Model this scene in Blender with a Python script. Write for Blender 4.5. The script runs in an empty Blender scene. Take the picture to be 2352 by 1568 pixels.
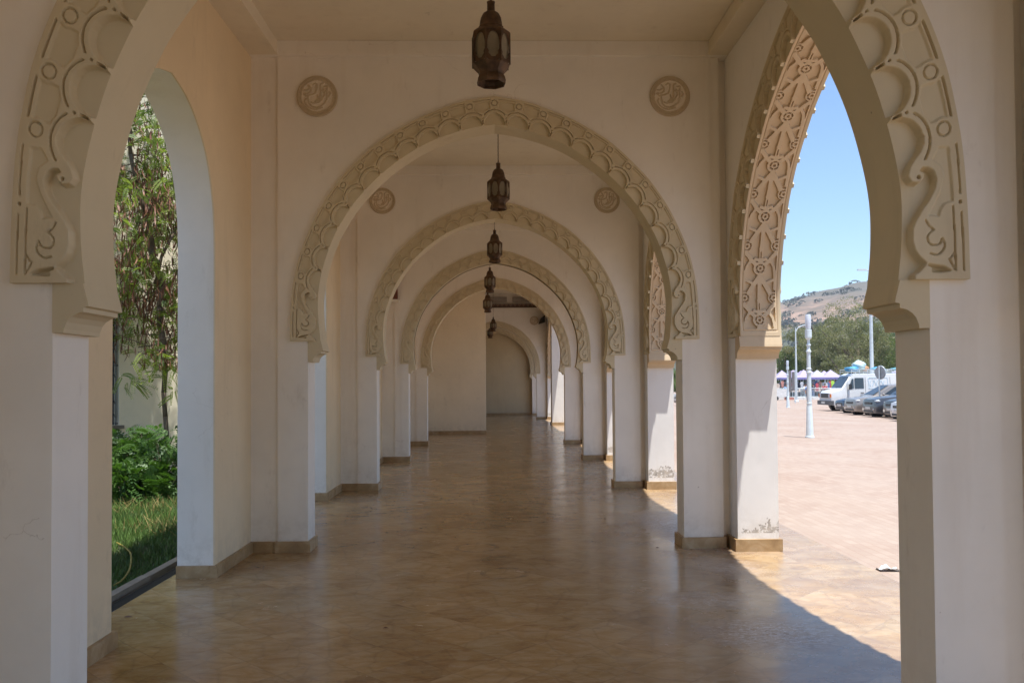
import bpy, bmesh, math, random
import numpy as np
from mathutils import Vector, Matrix
random.seed(7); rng = np.random.default_rng(7)
R = math.radians
scene = bpy.context.scene
C = scene.collection

# ---------------------------------------------------------------- camera, sky, sun, exposure
EYE = 1.6
PITCH, YAW, ROLL, SHIFT = R(1.3), R(1.11), R(-0.38), 53.0
cam_d = bpy.data.cameras.new('camera'); cam = bpy.data.objects.new('camera', cam_d); C.objects.link(cam)
cam_d.sensor_width = 36; cam_d.lens = 36*1905/2352; cam_d.shift_y = SHIFT/2352
cam_d.clip_start = 0.05; cam_d.clip_end = 6000
CM = Matrix.Rotation(-YAW, 4, 'Z') @ Matrix.Rotation(R(90)+PITCH, 4, 'X') @ Matrix.Rotation(ROLL, 4, 'Z')
cam.matrix_world = Matrix.Translation((0, 0, EYE)) @ CM
scene.camera = cam

w = bpy.data.worlds.new("World"); scene.world = w; w.use_nodes = True
nt = w.node_tree; nt.nodes.clear()
sky = nt.nodes.new('ShaderNodeTexSky'); bg = nt.nodes.new('ShaderNodeBackground'); wo = nt.nodes.new('ShaderNodeOutputWorld')
SD = Vector((0.13, -0.2, 1.0)).normalized()
sky.sky_type = 'NISHITA'; sky.sun_disc = False
sky.sun_elevation = math.asin(SD.z); sky.sun_rotation = math.atan2(SD.x, SD.y)
sky.air_density = 1.0; sky.dust_density = 0.4; sky.ozone_density = 4.0; sky.altitude = 200
bg.inputs[1].default_value = 0.15
hs = nt.nodes.new('ShaderNodeHueSaturation'); hs.inputs['Hue'].default_value = .5; hs.inputs['Saturation'].default_value = 1.02; hs.inputs['Value'].default_value = .90
nt.links.new(sky.outputs[0], hs.inputs['Color']); nt.links.new(hs.outputs[0], bg.inputs[0]); nt.links.new(bg.outputs[0], wo.inputs[0])
sun_d = bpy.data.lights.new('sun', 'SUN'); sun = bpy.data.objects.new('sun', sun_d); C.objects.link(sun)
sun_d.energy = 4.6; sun_d.angle = R(0.53); sun_d.color = (1.0, 0.975, 0.93)
sun.rotation_euler = SD.to_track_quat('Z', 'Y').to_euler()
vs = scene.view_settings
vs.view_transform = 'Standard'; vs.look = 'None'; vs.exposure = 0.76; vs.gamma = 1
cy = scene.cycles
cy.max_bounces = 12; cy.diffuse_bounces = 10; cy.glossy_bounces = 4; cy.transmission_bounces = 5; cy.transparent_max_bounces = 8
cy.use_denoising = True; cy.sample_clamp_indirect = 8; cy.caustics_reflective = False; cy.caustics_refractive = False

# ---------------------------------------------------------------- helpers
def lin(c): return tuple(((x/255)/12.92 if x/255 <= .04045 else ((x/255+.055)/1.055)**2.4) for x in c)
def tag(o, label=None, cat=None, group=None, kind=None):
    if label: o['label'] = label
    if cat: o['category'] = cat
    if group: o['group'] = group
    if kind: o['kind'] = kind
    return o
def empty(name, loc=(0, 0, 0), rz=0.0, label=None, cat=None, group=None):
    o = bpy.data.objects.new(name, None); C.objects.link(o); o.location = loc; o.rotation_euler = (0, 0, rz)
    o.empty_display_size = .2
    return tag(o, label, cat, group)
def link(name, me, parent=None, loc=None):
    o = bpy.data.objects.new(name, me); C.objects.link(o)
    if parent is not None: o.parent = parent
    if loc is not None: o.location = loc
    return o
class MB:
    def __init__(s): s.v = []; s.f = []
    def add(s, vs, fs):
        n = len(s.v); s.v += [tuple(p) for p in vs]; s.f += [tuple(i+n for i in f) for f in fs]; return s
    def box(s, x0, x1, y0, y1, z0, z1):
        return s.add([(x0,y0,z0),(x1,y0,z0),(x1,y1,z0),(x0,y1,z0),(x0,y0,z1),(x1,y0,z1),(x1,y1,z1),(x0,y1,z1)],
            [(0,3,2,1),(4,5,6,7),(0,1,5,4),(1,2,6,5),(2,3,7,6),(3,0,4,7)])
    def tube(s, p0, p1, r0, r1=None, n=8, caps=True):
        r1 = r0 if r1 is None else r1
        p0 = Vector(p0); p1 = Vector(p1); d = (p1-p0).normalized()
        a = d.orthogonal().normalized(); b = d.cross(a)
        vs = [p0+(a*math.cos(t)+b*math.sin(t))*r0 for t in [2*math.pi*i/n for i in range(n)]]
        vs += [p1+(a*math.cos(t)+b*math.sin(t))*r1 for t in [2*math.pi*i/n for i in range(n)]]
        fs = [(i, (i+1) % n, (i+1) % n+n, i+n) for i in range(n)]
        if caps: fs += [tuple(range(n))[::-1], tuple(range(n, 2*n))]
        return s.add(vs, fs)
    def path(s, pts, r, n=6):
        for a, b in zip(pts[:-1], pts[1:]): s.tube(a, b, r, n=n)
        return s
    def lathe(s, prof, n=16, c=(0, 0, 0), rot=0.0):
        vs = []; m = len(prof)
        for r, z in prof:
            for i in range(n):
                t = 2*math.pi*i/n+rot; vs.append((c[0]+r*math.cos(t), c[1]+r*math.sin(t), c[2]+z))
        fs = [(j*n+i, j*n+(i+1) % n, (j+1)*n+(i+1) % n, (j+1)*n+i) for j in range(m-1) for i in range(n)]
        fs += [tuple(range(n))[::-1], tuple((m-1)*n+i for i in range(n))]
        return s.add(vs, fs)
    def prism(s, pts, a0, a1, axis='y'):
        """2-D polygon (u, z) extruded between a0 and a1; axis y: u is x; axis x: u is y"""
        n = len(pts)
        P = (lambda u, z, a: (u, a, z)) if axis == 'y' else (lambda u, z, a: (a, u, z))
        vs = [P(u, z, a0) for u, z in pts]+[P(u, z, a1) for u, z in pts]
        fs = [tuple(range(n)), tuple(range(n, 2*n))[::-1]]+[(i, i+n, (i+1) % n+n, (i+1) % n) for i in range(n)]
        return s.add(vs, fs)
    def blob(s, c, r, sub=2, amp=.2, sq=(1, 1, 1), seed=0):
        bm = bmesh.new(); bmesh.ops.create_icosphere(bm, subdivisions=sub, radius=1)
        rs = random.Random(seed); ph = [rs.uniform(0, 6) for _ in range(6)]
        vs = []
        for v in bm.verts:
            k = 1+amp*(math.sin(v.co.x*3+ph[0])*math.sin(v.co.y*3.3+ph[1])+.6*math.sin(v.co.z*5+ph[2]+v.co.x*4))
            vs.append((c[0]+v.co.x*r*k*sq[0], c[1]+v.co.y*r*k*sq[1], c[2]+v.co.z*r*k*sq[2]))
        fs = [tuple(v.index for v in f.verts) for f in bm.faces]; bm.free()
        return s.add(vs, fs)
    def mesh(s, name, mat, smooth=False, fix=True, angle=None):
        me = bpy.data.meshes.new(name); me.from_pydata(s.v, [], s.f)
        if mat: me.materials.append(mat)
        if fix:
            bm = bmesh.new(); bm.from_mesh(me); bmesh.ops.recalc_face_normals(bm, faces=bm.faces); bm.to_mesh(me); bm.free()
        if smooth: me.shade_smooth()
        if angle: me.shade_smooth(); me.set_sharp_from_angle(angle=angle)
        me.update(); return me
    def build(s, name, mat, parent=None, smooth=False, loc=None, fix=True, angle=None):
        return link(name, s.mesh(name, mat, smooth, fix, angle), parent, loc)
def np_mesh(name, v, quads, mat, smooth=True):
    me = bpy.data.meshes.new(name)
    v = np.asarray(v, np.float32).reshape(-1, 3); quads = np.asarray(quads, np.int32); k = quads.shape[1]
    me.vertices.add(len(v)); me.vertices.foreach_set('co', v.ravel())
    me.loops.add(quads.size); me.loops.foreach_set('vertex_index', quads.ravel())
    me.polygons.add(len(quads)); me.polygons.foreach_set('loop_start', np.arange(0, quads.size, k, dtype=np.int32))
    me.polygons.foreach_set('loop_total', np.full(len(quads), k, np.int32))
    me.materials.append(mat); me.update(calc_edges=True); me.validate()
    if smooth: me.shade_smooth()
    return me
def copy_tree(o, parent=None):
    c = o.copy(); C.objects.link(c)
    if parent is not None: c.parent = parent
    for ch in list(o.children): copy_tree(ch, c)
    return c
def ground_z(x):
    return -0.02 if x < 3.2 else -0.02-0.012*min(x-3.2, 27)
def ray(px, py):
    return (CM.to_3x3() @ Vector(((px-1176)/1905, (784-py+SHIFT)/1905, -1)))
def at(px, py):
    d = ray(px, py); z = 0
    for _ in range(12):
        t = (z-EYE)/d.z; z = ground_z(d.x*t)
    return Vector((d.x*t, d.y*t, z))
def at_y(px, py, Y):
    d = ray(px, py); t = Y/d.y; return Vector((d.x*t, Y, EYE+d.z*t))

# ---------------------------------------------------------------- materials
class NT:
    def __init__(s, name):
        s.m = bpy.data.materials.new(name); s.m.use_nodes = True; s.t = s.m.node_tree
        s.b = s.t.nodes['Principled BSDF']; s.pos = None
    def n(s, typ, **kw):
        nd = s.t.nodes.new(typ)
        for k, v in kw.items(): setattr(nd, k, v)
        return nd
    def l(s, a, b): s.t.links.new(a, b)
    def P(s, scale=(1, 1, 1), rot=(0, 0, 0), obj=False):
        if obj: src = s.n('ShaderNodeTexCoord').outputs['Object']
        else: src = s.n('ShaderNodeNewGeometry').outputs['Position']
        mp = s.n('ShaderNodeMapping'); mp.inputs['Scale'].default_value = scale; mp.inputs['Rotation'].default_value = rot
        s.l(src, mp.inputs[0]); return mp.outputs[0]
    def noise(s, vec, scale, detail=4, rough=.55, dist=0):
        nd = s.n('ShaderNodeTexNoise'); nd.inputs['Scale'].default_value = scale; nd.inputs['Detail'].default_value = detail
        nd.inputs['Roughness'].default_value = rough; nd.inputs['Distortion'].default_value = dist
        s.l(vec, nd.inputs['Vector']); return nd.outputs[0]
    def ramp(s, fac, stops, interp='LINEAR'):
        nd = s.n('ShaderNodeValToRGB'); cr = nd.color_ramp; cr.interpolation = interp
        while len(cr.elements) > 1: cr.elements.remove(cr.elements[-1])
        for i, (p, c) in enumerate(stops):
            e = cr.elements[0] if i == 0 else cr.elements.new(p)
            e.position = p; e.color = (*c, 1) if len(c) == 3 else c
        s.l(fac, nd.inputs[0]); return nd.outputs[0]
    def mix(s, fac, a, b, typ='MIX'):
        nd = s.n('ShaderNodeMix', data_type='RGBA', blend_type=typ)
        for i, v in ((0, fac), (6, a), (7, b)):
            if isinstance(v, (int, float)): nd.inputs[i].default_value = v
            elif isinstance(v, tuple): nd.inputs[i].default_value = (*v, 1)
            else: s.l(v, nd.inputs[i])
        return nd.outputs[2]
    def math(s, op, a, b=None, c=None):
        nd = s.n('ShaderNodeMath', operation=op)
        for i, v in enumerate((a, b, c)):
            if v is None: continue
            if isinstance(v, (int, float)): nd.inputs[i].default_value = v
            else: s.l(v, nd.inputs[i])
        return nd.outputs[0]
    def sep(s, vec):
        nd = s.n('ShaderNodeSeparateXYZ'); s.l(vec, nd.inputs[0]); return nd.outputs
    def col(s, v):
        if isinstance(v, tuple): s.b.inputs['Base Color'].default_value = (*v, 1)
        else: s.l(v, s.b.inputs['Base Color'])
    def rough(s, v):
        if isinstance(v, (int, float)): s.b.inputs['Roughness'].default_value = v
        else: s.l(v, s.b.inputs['Roughness'])
    def bump(s, h, strength=.3, dist=.01):
        nd = s.n('ShaderNodeBump'); nd.inputs['Strength'].default_value = strength; nd.inputs['Distance'].default_value = dist
        s.l(h, nd.inputs['Height']); s.l(nd.outputs[0], s.b.inputs['Normal'])

def m_simple(name, c, rough=.6, metal=0, var=.12, scale=6, spec=.5, bump=0, obj=True):
    t = NT(name); n = t.noise(t.P(obj=obj), scale)
    lo = tuple(x*(1-var) for x in c); hi = tuple(min(1, x*(1+var)) for x in c)
    t.col(t.ramp(n, [(.3, lo), (.7, hi)])); t.rough(rough); t.b.inputs['Metallic'].default_value = metal
    t.b.inputs['Specular IOR Level'].default_value = spec
    if bump: t.bump(t.noise(t.P(obj=obj), scale*6), bump, .004)
    return t.m

def m_plaster(name, c, stain=(.45, .34, .22), amt=.25, peel=False, rough=.75):
    t = NT(name); p = t.P()
    n1 = t.noise(p, .9, 5, .6); n2 = t.noise(p, 7, 4, .6); streak = t.noise(t.P(scale=(2.2, 2.2, .22)), 2.2, 4, .6)
    base = t.ramp(n1, [(.3, tuple(x*.93 for x in c)), (.7, tuple(min(1, x*1.05) for x in c))])
    base = t.mix(t.math('MULTIPLY', t.ramp(n2, [(.5, (0,0,0)), (.75, (1,1,1))]), .22), base, tuple(x*.86 for x in c))
    base = t.mix(t.math('MULTIPLY', t.ramp(streak, [(.56, (0,0,0)), (.78, (1,1,1))]), amt), base, stain)
    # small chips and fly spots
    vo = t.n('ShaderNodeTexVoronoi'); vo.inputs['Scale'].default_value = 2.6; t.l(p, vo.inputs['Vector'])
    sp = t.math('LESS_THAN', vo.outputs['Distance'], .014)
    base = t.mix(t.math('MULTIPLY', sp, .55), base, (.12, .09, .06))
    ve = t.n('ShaderNodeTexVoronoi', feature='DISTANCE_TO_EDGE'); ve.inputs['Scale'].default_value = .75
    wp = t.n('ShaderNodeVectorMath', operation='MULTIPLY_ADD'); nz = t.n('ShaderNodeTexNoise'); nz.inputs['Scale'].default_value = 3.5; nz.inputs['Detail'].default_value = 6; t.l(p, nz.inputs['Vector'])
    t.l(nz.outputs['Color'], wp.inputs[0]); wp.inputs[1].default_value = (.35, .35, .35); t.l(p, wp.inputs[2]); t.l(wp.outputs[0], ve.inputs['Vector'])
    crk = t.math('MULTIPLY', t.math('LESS_THAN', ve.outputs['Distance'], .0010), t.math('GREATER_THAN', t.noise(p, .8, 3), .60))
    base = t.mix(t.math('MULTIPLY', crk, .28), base, (.28, .21, .14))
    scf = t.ramp(t.noise(t.P(scale=(1, 1, .35), rot=(.5, .2, 0)), 5.5, 7, .75), [(.60, (0,0,0)), (.70, (1,1,1))])
    base = t.mix(t.math('MULTIPLY', scf, .16), base, tuple(x*.62 for x in stain))
    # grubby band just above the skirting
    z = t.sep(p)[2]
    low = t.math('MULTIPLY', t.ramp(z, [(.10, (1,1,1)), (.42, (0,0,0))]), t.ramp(t.noise(p, 9, 5, .7), [(.42, (0,0,0)), (.62, (1,1,1))]))
    base = t.mix(t.math('MULTIPLY', low, .32), base, (.42, .36, .28))
    if peel:
        x = t.sep(p)[0]
        rag = t.math('ADD', z, t.math('MULTIPLY', t.noise(p, 3.5, 5, .7), .6))
        m = t.math('MULTIPLY', t.math('LESS_THAN', rag, .57), t.math('GREATER_THAN', x, 2.285))
        m = t.math('MULTIPLY', m, t.math('GREATER_THAN', t.noise(p, 22, 6, .75), .47))
        m = t.math('MULTIPLY', m, t.math('GREATER_THAN', z, .17))
        base = t.mix(t.math('MULTIPLY', m, .85), base, t.ramp(t.noise(p, 14, 6, .7), [(.35, (.22, .19, .16)), (.5, (.42, .38, .33)), (.65, (.55, .47, .37))]))
    t.col(base); t.rough(rough); t.b.inputs['Specular IOR Level'].default_value = .3
    hgt = t.math('ADD', t.noise(p, 5, 3, .5), t.math('MULTIPLY', t.noise(p, 60, 3, .5), .12))
    t.bump(hgt, .35, .006)
    return t.m
WHITE = m_plaster('white_plaster', (.86, .82, .75), peel=False, amt=.18)
WHITE_ST = m_plaster('white_plaster_street', (.84, .82, .785), peel=True, amt=.18)
CREAM = m_plaster('cream_plaster', (.80, .66, .45), amt=.22)
CEIL = m_plaster('ceiling_plaster', (.78, .71, .575), amt=.15)
TAN = m_plaster('tan_stucco', (.65, .56, .385), stain=(.3, .22, .13), amt=.25, rough=.7)
TAN_MED = m_plaster('tan_medallion', (.57, .47, .325), stain=(.2, .13, .07), amt=.3)
MEDBG = m_plaster('medallion_ground', (.80, .72, .60), amt=.3)
TERRA = m_plaster('carved_soffit_stucco', (.64, .505, .34), stain=(.3, .18, .09), amt=.2)

def m_skirt():
    t = NT('skirting_stone'); p = t.P()
    t.col(t.ramp(t.noise(p, 6, 6, .65, .6), [(.25, (.27, .165, .075)), (.5, (.40, .265, .13)), (.72, (.52, .39, .24))]))
    t.rough(t.ramp(t.noise(p, 12), [(.3, (.25,)*3), (.7, (.6,)*3)])); t.bump(t.noise(p, 30), .15, .004); return t.m
SKIRT = m_skirt()

def m_floor(name, rot, size, border=False):
    t = NT(name)
    geo = t.n('ShaderNodeNewGeometry').outputs['Position']
    mp = t.n('ShaderNodeMapping'); mp.inputs['Rotation'].default_value = (0, 0, rot); mp.inputs['Scale'].default_value = (1/size, 1/size, 1)
    if border: mp.inputs['Location'].default_value = (-2.67/size+.0, .3, 0)
    t.l(geo, mp.inputs[0])
    fl = t.n('ShaderNodeVectorMath', operation='FLOOR'); t.l(mp.outputs[0], fl.inputs[0])
    fr = t.n('ShaderNodeVectorMath', operation='FRACTION'); t.l(mp.outputs[0], fr.inputs[0])
    xf, yf, _ = t.sep(fr.outputs[0])
    ids = t.n('ShaderNodeCombineXYZ'); fx, fy, _z = t.sep(fl.outputs[0]); t.l(fx, ids.inputs[0]); t.l(fy, ids.inputs[1])
    wn = t.n('ShaderNodeTexWhiteNoise', noise_dimensions='2D'); t.l(ids.outputs[0], wn.inputs['Vector'])
    off = t.n('ShaderNodeVectorMath', operation='MULTIPLY_ADD'); t.l(wn.outputs['Color'], off.inputs[0]); off.inputs[1].default_value = (9, 9, 9); t.l(geo, off.inputs[2])
    v = off.outputs[0]
    st = t.n('ShaderNodeMapping'); st.inputs['Scale'].default_value = (1, 2.0, 1); st.inputs['Rotation'].default_value = (0, 0, .6); t.l(v, st.inputs[0])
    n1 = t.noise(st.outputs[0], 3.0, 7, .62, .8); n2 = t.noise(st.outputs[0], 13, 6, .7, .6)
    a = t.ramp(n1, [(.28, (.27, .15, .055)), (.45, (.385, .24, .10)), (.6, (.465, .318, .16)), (.78, (.42, .315, .20))])
    # tile-to-tile tone
    tone = t.ramp(wn.outputs['Value'], [(0, (.84, .79, .73)), (.25, (.98, .94, .87)), (.5, (1.0, 1.0, .96)), (.75, (1.10, 1.08, 1.03)), (1, (.93, .97, 1.0))])
    a = t.mix(1.0, a, tone, 'MULTIPLY')
    a = t.mix(t.math('MULTIPLY', t.ramp(n2, [(.52, (0,0,0)), (.70, (1,1,1))]), .5), a, (.50, .40, .26))
    a = t.mix(t.math('MULTIPLY', t.ramp(n2, [(.30, (1,1,1)), (.44, (0,0,0))]), .45), a, (.17, .11, .06))
    vn = t.n('ShaderNodeTexVoronoi', feature='DISTANCE_TO_EDGE'); vn.inputs['Scale'].default_value = 3.4
    dm = t.n('ShaderNodeVectorMath', operation='MULTIPLY_ADD'); t.l(t.n('ShaderNodeTexNoise').outputs['Color'], dm.inputs[0]); dm.inputs[1].default_value = (.5, .5, .5); t.l(v, dm.inputs[2]); t.l(dm.outputs[0], vn.inputs['Vector'])
    a = t.mix(t.math('MULTIPLY', t.ramp(vn.outputs['Distance'], [(0, (1,1,1)), (.05, (0,0,0))]), .25), a, (.13, .08, .045))
    # joints
    ex = t.math('MINIMUM', xf, t.math('SUBTRACT', 1, xf)); ey = t.math('MINIMUM', yf, t.math('SUBTRACT', 1, yf))
    j = t.math('LESS_THAN', t.math('MINIMUM', ex, ey), .0035/size)
    big = t.noise(t.P(), .55, 6, .62, .5)
    a = t.mix(1.0, a, t.ramp(big, [(.32, (.72, .66, .58)), (.5, (1, 1, 1)), (.68, (1.22, 1.2, 1.16))]), 'MULTIPLY')
    a = t.mix(t.math('MULTIPLY', j, .24), a, (.10, .07, .05))
    # chalky dust: tracked in from the street side, and two trodden patches
    X, Y, _z2 = t.sep(geo)
    def patch(cx, cy, rx, ry, k):
        dx = t.math('DIVIDE', t.math('SUBTRACT', X, cx), rx); dy = t.math('DIVIDE', t.math('SUBTRACT', Y, cy), ry)
        d = t.math('ADD', t.math('MULTIPLY', dx, dx), t.math('MULTIPLY', dy, dy))
        return t.math('MULTIPLY', t.ramp(d, [(0, (1,1,1)), (1, (0,0,0))]), k)
    dust = patch(1.75, 5.3, .55, .42, 1.0)
    for q in ((1.5, 6.1, .45, .3, .7), (1.92, 9.3, .35, 1.3, 1.0), (2.0, 7.2, .3, .5, .6)): dust = t.math('MAXIMUM', dust, patch(*q))
    sc = t.ramp(t.noise(t.P(scale=(1, 2.2, 1), rot=(0, 0, .4)), 16, 7, .8, 1.5), [(.48, (0,0,0)), (.60, (1,1,1))])
    wide = t.math('MULTIPLY', t.ramp(X, [(.3, (0,0,0)), (1.0, (1,1,1))]), 1.0)
    mr = t.n('ShaderNodeMapRange'); t.l(X, mr.inputs[0]); mr.inputs[1].default_value = .4; mr.inputs[2].default_value = 2.4
    pale = t.math('MULTIPLY', mr.outputs[0], t.ramp(t.noise(t.P(), 1.6, 6, .65), [(.35, (.2,)*3), (.7, (1,1,1))]))
    a = t.mix(t.math('MULTIPLY', pale, .62), a, (.30, .235, .20))
    a = t.mix(t.math('MULTIPLY', t.math('MULTIPLY', dust, sc), 1.0), a, (.74, .70, .66))
    # two ring marks
    for (cx, cy, r) in ((-.20, 8.15, .2), (.07, 7.05, .19)):
        dx = t.math('SUBTRACT', X, cx); dy = t.math('SUBTRACT', Y, cy)
        d = t.math('SQRT', t.math('ADD', t.math('MULTIPLY', dx, dx), t.math('MULTIPLY', dy, dy)))
        k = t.math('LESS_THAN', t.math('ABSOLUTE', t.math('SUBTRACT', d, r)), .025)
        k = t.math('MULTIPLY', k, t.ramp(t.noise(t.P(), 9), [(.35, (0,0,0)), (.6, (1,1,1))]))
        a = t.mix(t.math('MULTIPLY', k, .5), a, (.09, .055, .045))
    t.col(a)
    rg = t.ramp(t.noise(t.P(), 2.2, 6, .7), [(.3, (.13,)*3), (.55, (.2,)*3), (.8, (.36,)*3)])
    rg = t.math('ADD', rg, t.math('ADD', t.math('MULTIPLY', pale, .15), t.math('MULTIPLY', dust, .2)))
    t.rough(rg); t.b.inputs['Specular IOR Level'].default_value = .5
    t.bump(t.math('SUBTRACT', t.math('MULTIPLY', n2, .06), t.math('MULTIPLY', j, .6)), .05, .003)
    return t.m
FLOOR = m_floor('polished_marble', R(45), .345)
APRON = m_floor('marble_apron', 0, .53, True)

def m_pavers():
    t = NT('plaza_pavers'); p = t.P(rot=(0, 0, R(90)))
    br = t.n('ShaderNodeTexBrick'); t.l(p, br.inputs['Vector']); br.inputs['Scale'].default_value = 1
    br.inputs['Brick Width'].default_value = .22; br.inputs['Row Height'].default_value = .11; br.inputs['Mortar Size'].default_value = .006
    br.inputs['Mortar Smooth'].default_value = .3; br.offset = .5
    br.inputs['Color1'].default_value = (.365, .28, .22, 1); br.inputs['Color2'].default_value = (.30, .215, .165, 1); br.inputs['Mortar'].default_value = (.27, .16, .12, 1)
    n = t.noise(t.P(), .35, 5, .6); n2 = t.noise(t.P(scale=(.5, .12, 1)), 1.0, 4, .6)
    c = t.mix(t.ramp(n, [(.4, (0,0,0)), (.65, (.6,)*3)]), br.outputs[0], (.38, .31, .255))
    c = t.mix(t.ramp(n2, [(.55, (0,0,0)), (.7, (.45,)*3)]), c, (.35, .265, .205))
    t.col(c); t.rough(.85); t.bump(br.outputs['Fac'], -.3, .004); return t.m
PAVER = m_pavers()
SOIL = m_simple('soil', (.05, .055, .02), .95, scale=2)
GRASS = m_simple('grass_blades', (.075, .14, .022), .6, var=.5, scale=1.3, obj=False)
DRY = m_simple('dry_grass', (.30, .21, .08), .8, var=.3, scale=2, obj=False)
def m_leaf(name, c, c2, tr=.25, scale=3):
    t = NT(name); t.col(t.ramp(t.noise(t.P(), scale, 3), [(.40, c), (.60, c2)])); t.rough(.55)
    t.b.inputs['Transmission Weight'].default_value = 0
    tl = t.n('ShaderNodeBsdfTranslucent'); tl.inputs[0].default_value = (c2[0]*1.3, c2[1]*1.5, c2[2]*.7, 1)
    mx = t.n('ShaderNodeMixShader'); mx.inputs[0].default_value = tr
    out = t.t.nodes['Material Output']; t.l(t.b.outputs[0], mx.inputs[1]); t.l(tl.outputs[0], mx.inputs[2]); t.l(mx.outputs[0], out.inputs[0])
    return t.m
LEAF = m_leaf('mimosa_leaves', (.06, .12, .022), (.25, .31, .07), .4)
BUSHLEAF = m_leaf('shrub_leaves', (.025, .07, .016), (.08, .16, .03))
EUC = m_leaf('eucalyptus_leaves', (.065, .075, .035), (.28, .26, .135), .35, .55)
EUC2 = m_leaf('olive_green_leaves', (.05, .09, .028), (.17, .21, .07), .35, .3)
SCRUB = m_simple('hill_scrub', (.085, .092, .062), .95, var=.3, scale=.05)
POD = m_simple('brown_pods', (.19, .082, .045), .6, var=.4, scale=4, obj=False)
BARK = m_simple('bark', (.14, .105, .075), .9, var=.35, scale=9, bump=.4)
IRON = m_simple('rusted_iron', (.105, .062, .034), .6, metal=.35, var=.5, scale=14, bump=.3)
IRONG = m_simple('grey_iron', (.10, .10, .095), .5, metal=.6)
FROST = m_simple('dusty_glass', (.23, .20, .14), .45, var=.25, scale=8)
DARK = m_simple('dark_rubber', (.02, .02, .02), .8)
GRATE = m_simple('drain_iron', (.035, .037, .04), .5, metal=.5)
KERBM = m_simple('kerb_concrete', (.24, .20, .15), .85, var=.2, scale=5, bump=.3)
POLEW = m_simple('white_blue_enamel', (.62, .70, .73), .4, var=.08)
PALE = m_simple('pale_metal', (.60, .66, .68), .45, metal=.2)
CHROME = m_simple('chrome', (.6, .6, .6), .2, metal=.9)
BLACKP = m_simple('black_plastic', (.02, .02, .022), .45)
SKYBLUE = m_simple('blue_tarp', (.07, .30, .52), .6, var=.3, scale=3)
PLATE = m_simple('plate_white', (.6, .6, .56), .5)
ORANGE = m_simple('orange_lens', (.75, .22, .03), .25)
LENS = m_simple('headlight_lens', (.55, .58, .6), .12)
TENTM = m_simple('lilac_canvas', (.36, .31, .47), .7, var=.08, scale=.6)
TENTW = m_simple('white_canvas', (.42, .42, .48), .7, var=.06, scale=.6)
def m_paint(name, c, metal=.3, rough=.28):
    t = NT(name); t.col(t.ramp(t.noise(t.P(obj=True), 2.5), [(.3, tuple(x*.92 for x in c)), (.7, c)])); t.rough(rough)
    t.b.inputs['Metallic'].default_value = metal; t.b.inputs['Coat Weight'].default_value = .6; t.b.inputs['Coat Roughness'].default_value = .08; return t.m
def m_glass():
    t = NT('tinted_glass'); t.col((.03, .04, .045)); t.rough(.07); t.b.inputs['Specular IOR Level'].default_value = .9; return t.m
GLASS = m_glass()

# ---------------------------------------------------------------- arch geometry
def crom(pts, n=14):
    P = np.array(pts, float); P = np.vstack([2*P[0]-P[1], P, 2*P[-1]-P[-2]]); out = []
    for i in range(1, len(P)-2):
        for k in range(n):
            t = k/n; p0, p1, p2, p3 = P[i-1:i+3]
            out.append(.5*((2*p1)+(-p0+p2)*t+(2*p0-5*p1+4*p2-p3)*t*t+(-p0+3*p1-3*p2+p3)*t**3))
    out.append(P[-2]); return np.array(out)
def resample(c, n):
    d = np.r_[0, np.cumsum(np.hypot(*np.diff(c, axis=0).T))]; s = np.linspace(0, d[-1], n)
    return np.c_[np.interp(s, d, c[:, 0]), np.interp(s, d, c[:, 1])], d[-1]
IN_H = [(1.686, .42), (1.703, .60), (1.702, .80), (1.668, 1.0), (1.603, 1.23), (1.510, 1.45), (1.42, 1.61), (1.25, 1.83), (.985, 2.07), (.80, 2.20), (.52, 2.355), (.26, 2.46), (0, 2.525)]
OUT_H = [(1.968, .42), (1.962, .70), (1.946, .96), (1.908, 1.2), (1.865, 1.37), (1.79, 1.565), (1.69, 1.75), (1.40, 2.09), (1.08, 2.35), (.71, 2.57), (.34, 2.72), (0, 2.80)]
IN_N = [(1.69, .42), (1.708, .6), (1.715, .8), (1.695, 1.0), (1.645, 1.2), (1.56, 1.43), (1.43, 1.66), (1.285, 1.85), (1.10, 2.035), (.93, 2.17), (.745, 2.29), (.57, 2.375), (.37, 2.445), (.19, 2.49), (0, 2.52)]
OUT_N = [(1.975, .42), (1.97, .7), (1.94, 1.0), (1.858, 1.32), (1.70, 1.67), (1.53, 1.93), (1.38, 2.10), (1.14, 2.325), (.90, 2.48), (.69, 2.59), (.38, 2.71), (.19, 2.755), (0, 2.785)]
CORB = [(1.765, .219), (1.762, .235), (1.752, .262), (1.735, .283), (1.712, .297), (1.690, .303), (1.684, .303), (1.684, .322), (1.664, .327), (1.667, .345), (1.686, .42)]
JAMB, TOPZ = 1.81, 4.92
def full(pts, sx, sz, n):
    """left bottom -> apex -> right bottom, absolute heights"""
    P = [(x*sx, EYE+(.33+(h-.33)*sz if h > .33 else h)) for x, h in pts]
    h, L = resample(crom(P), n//2+1)
    l = h.copy(); l[:, 0] *= -1
    return np.vstack([l, h[::-1][1:]]), 2*L

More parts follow.
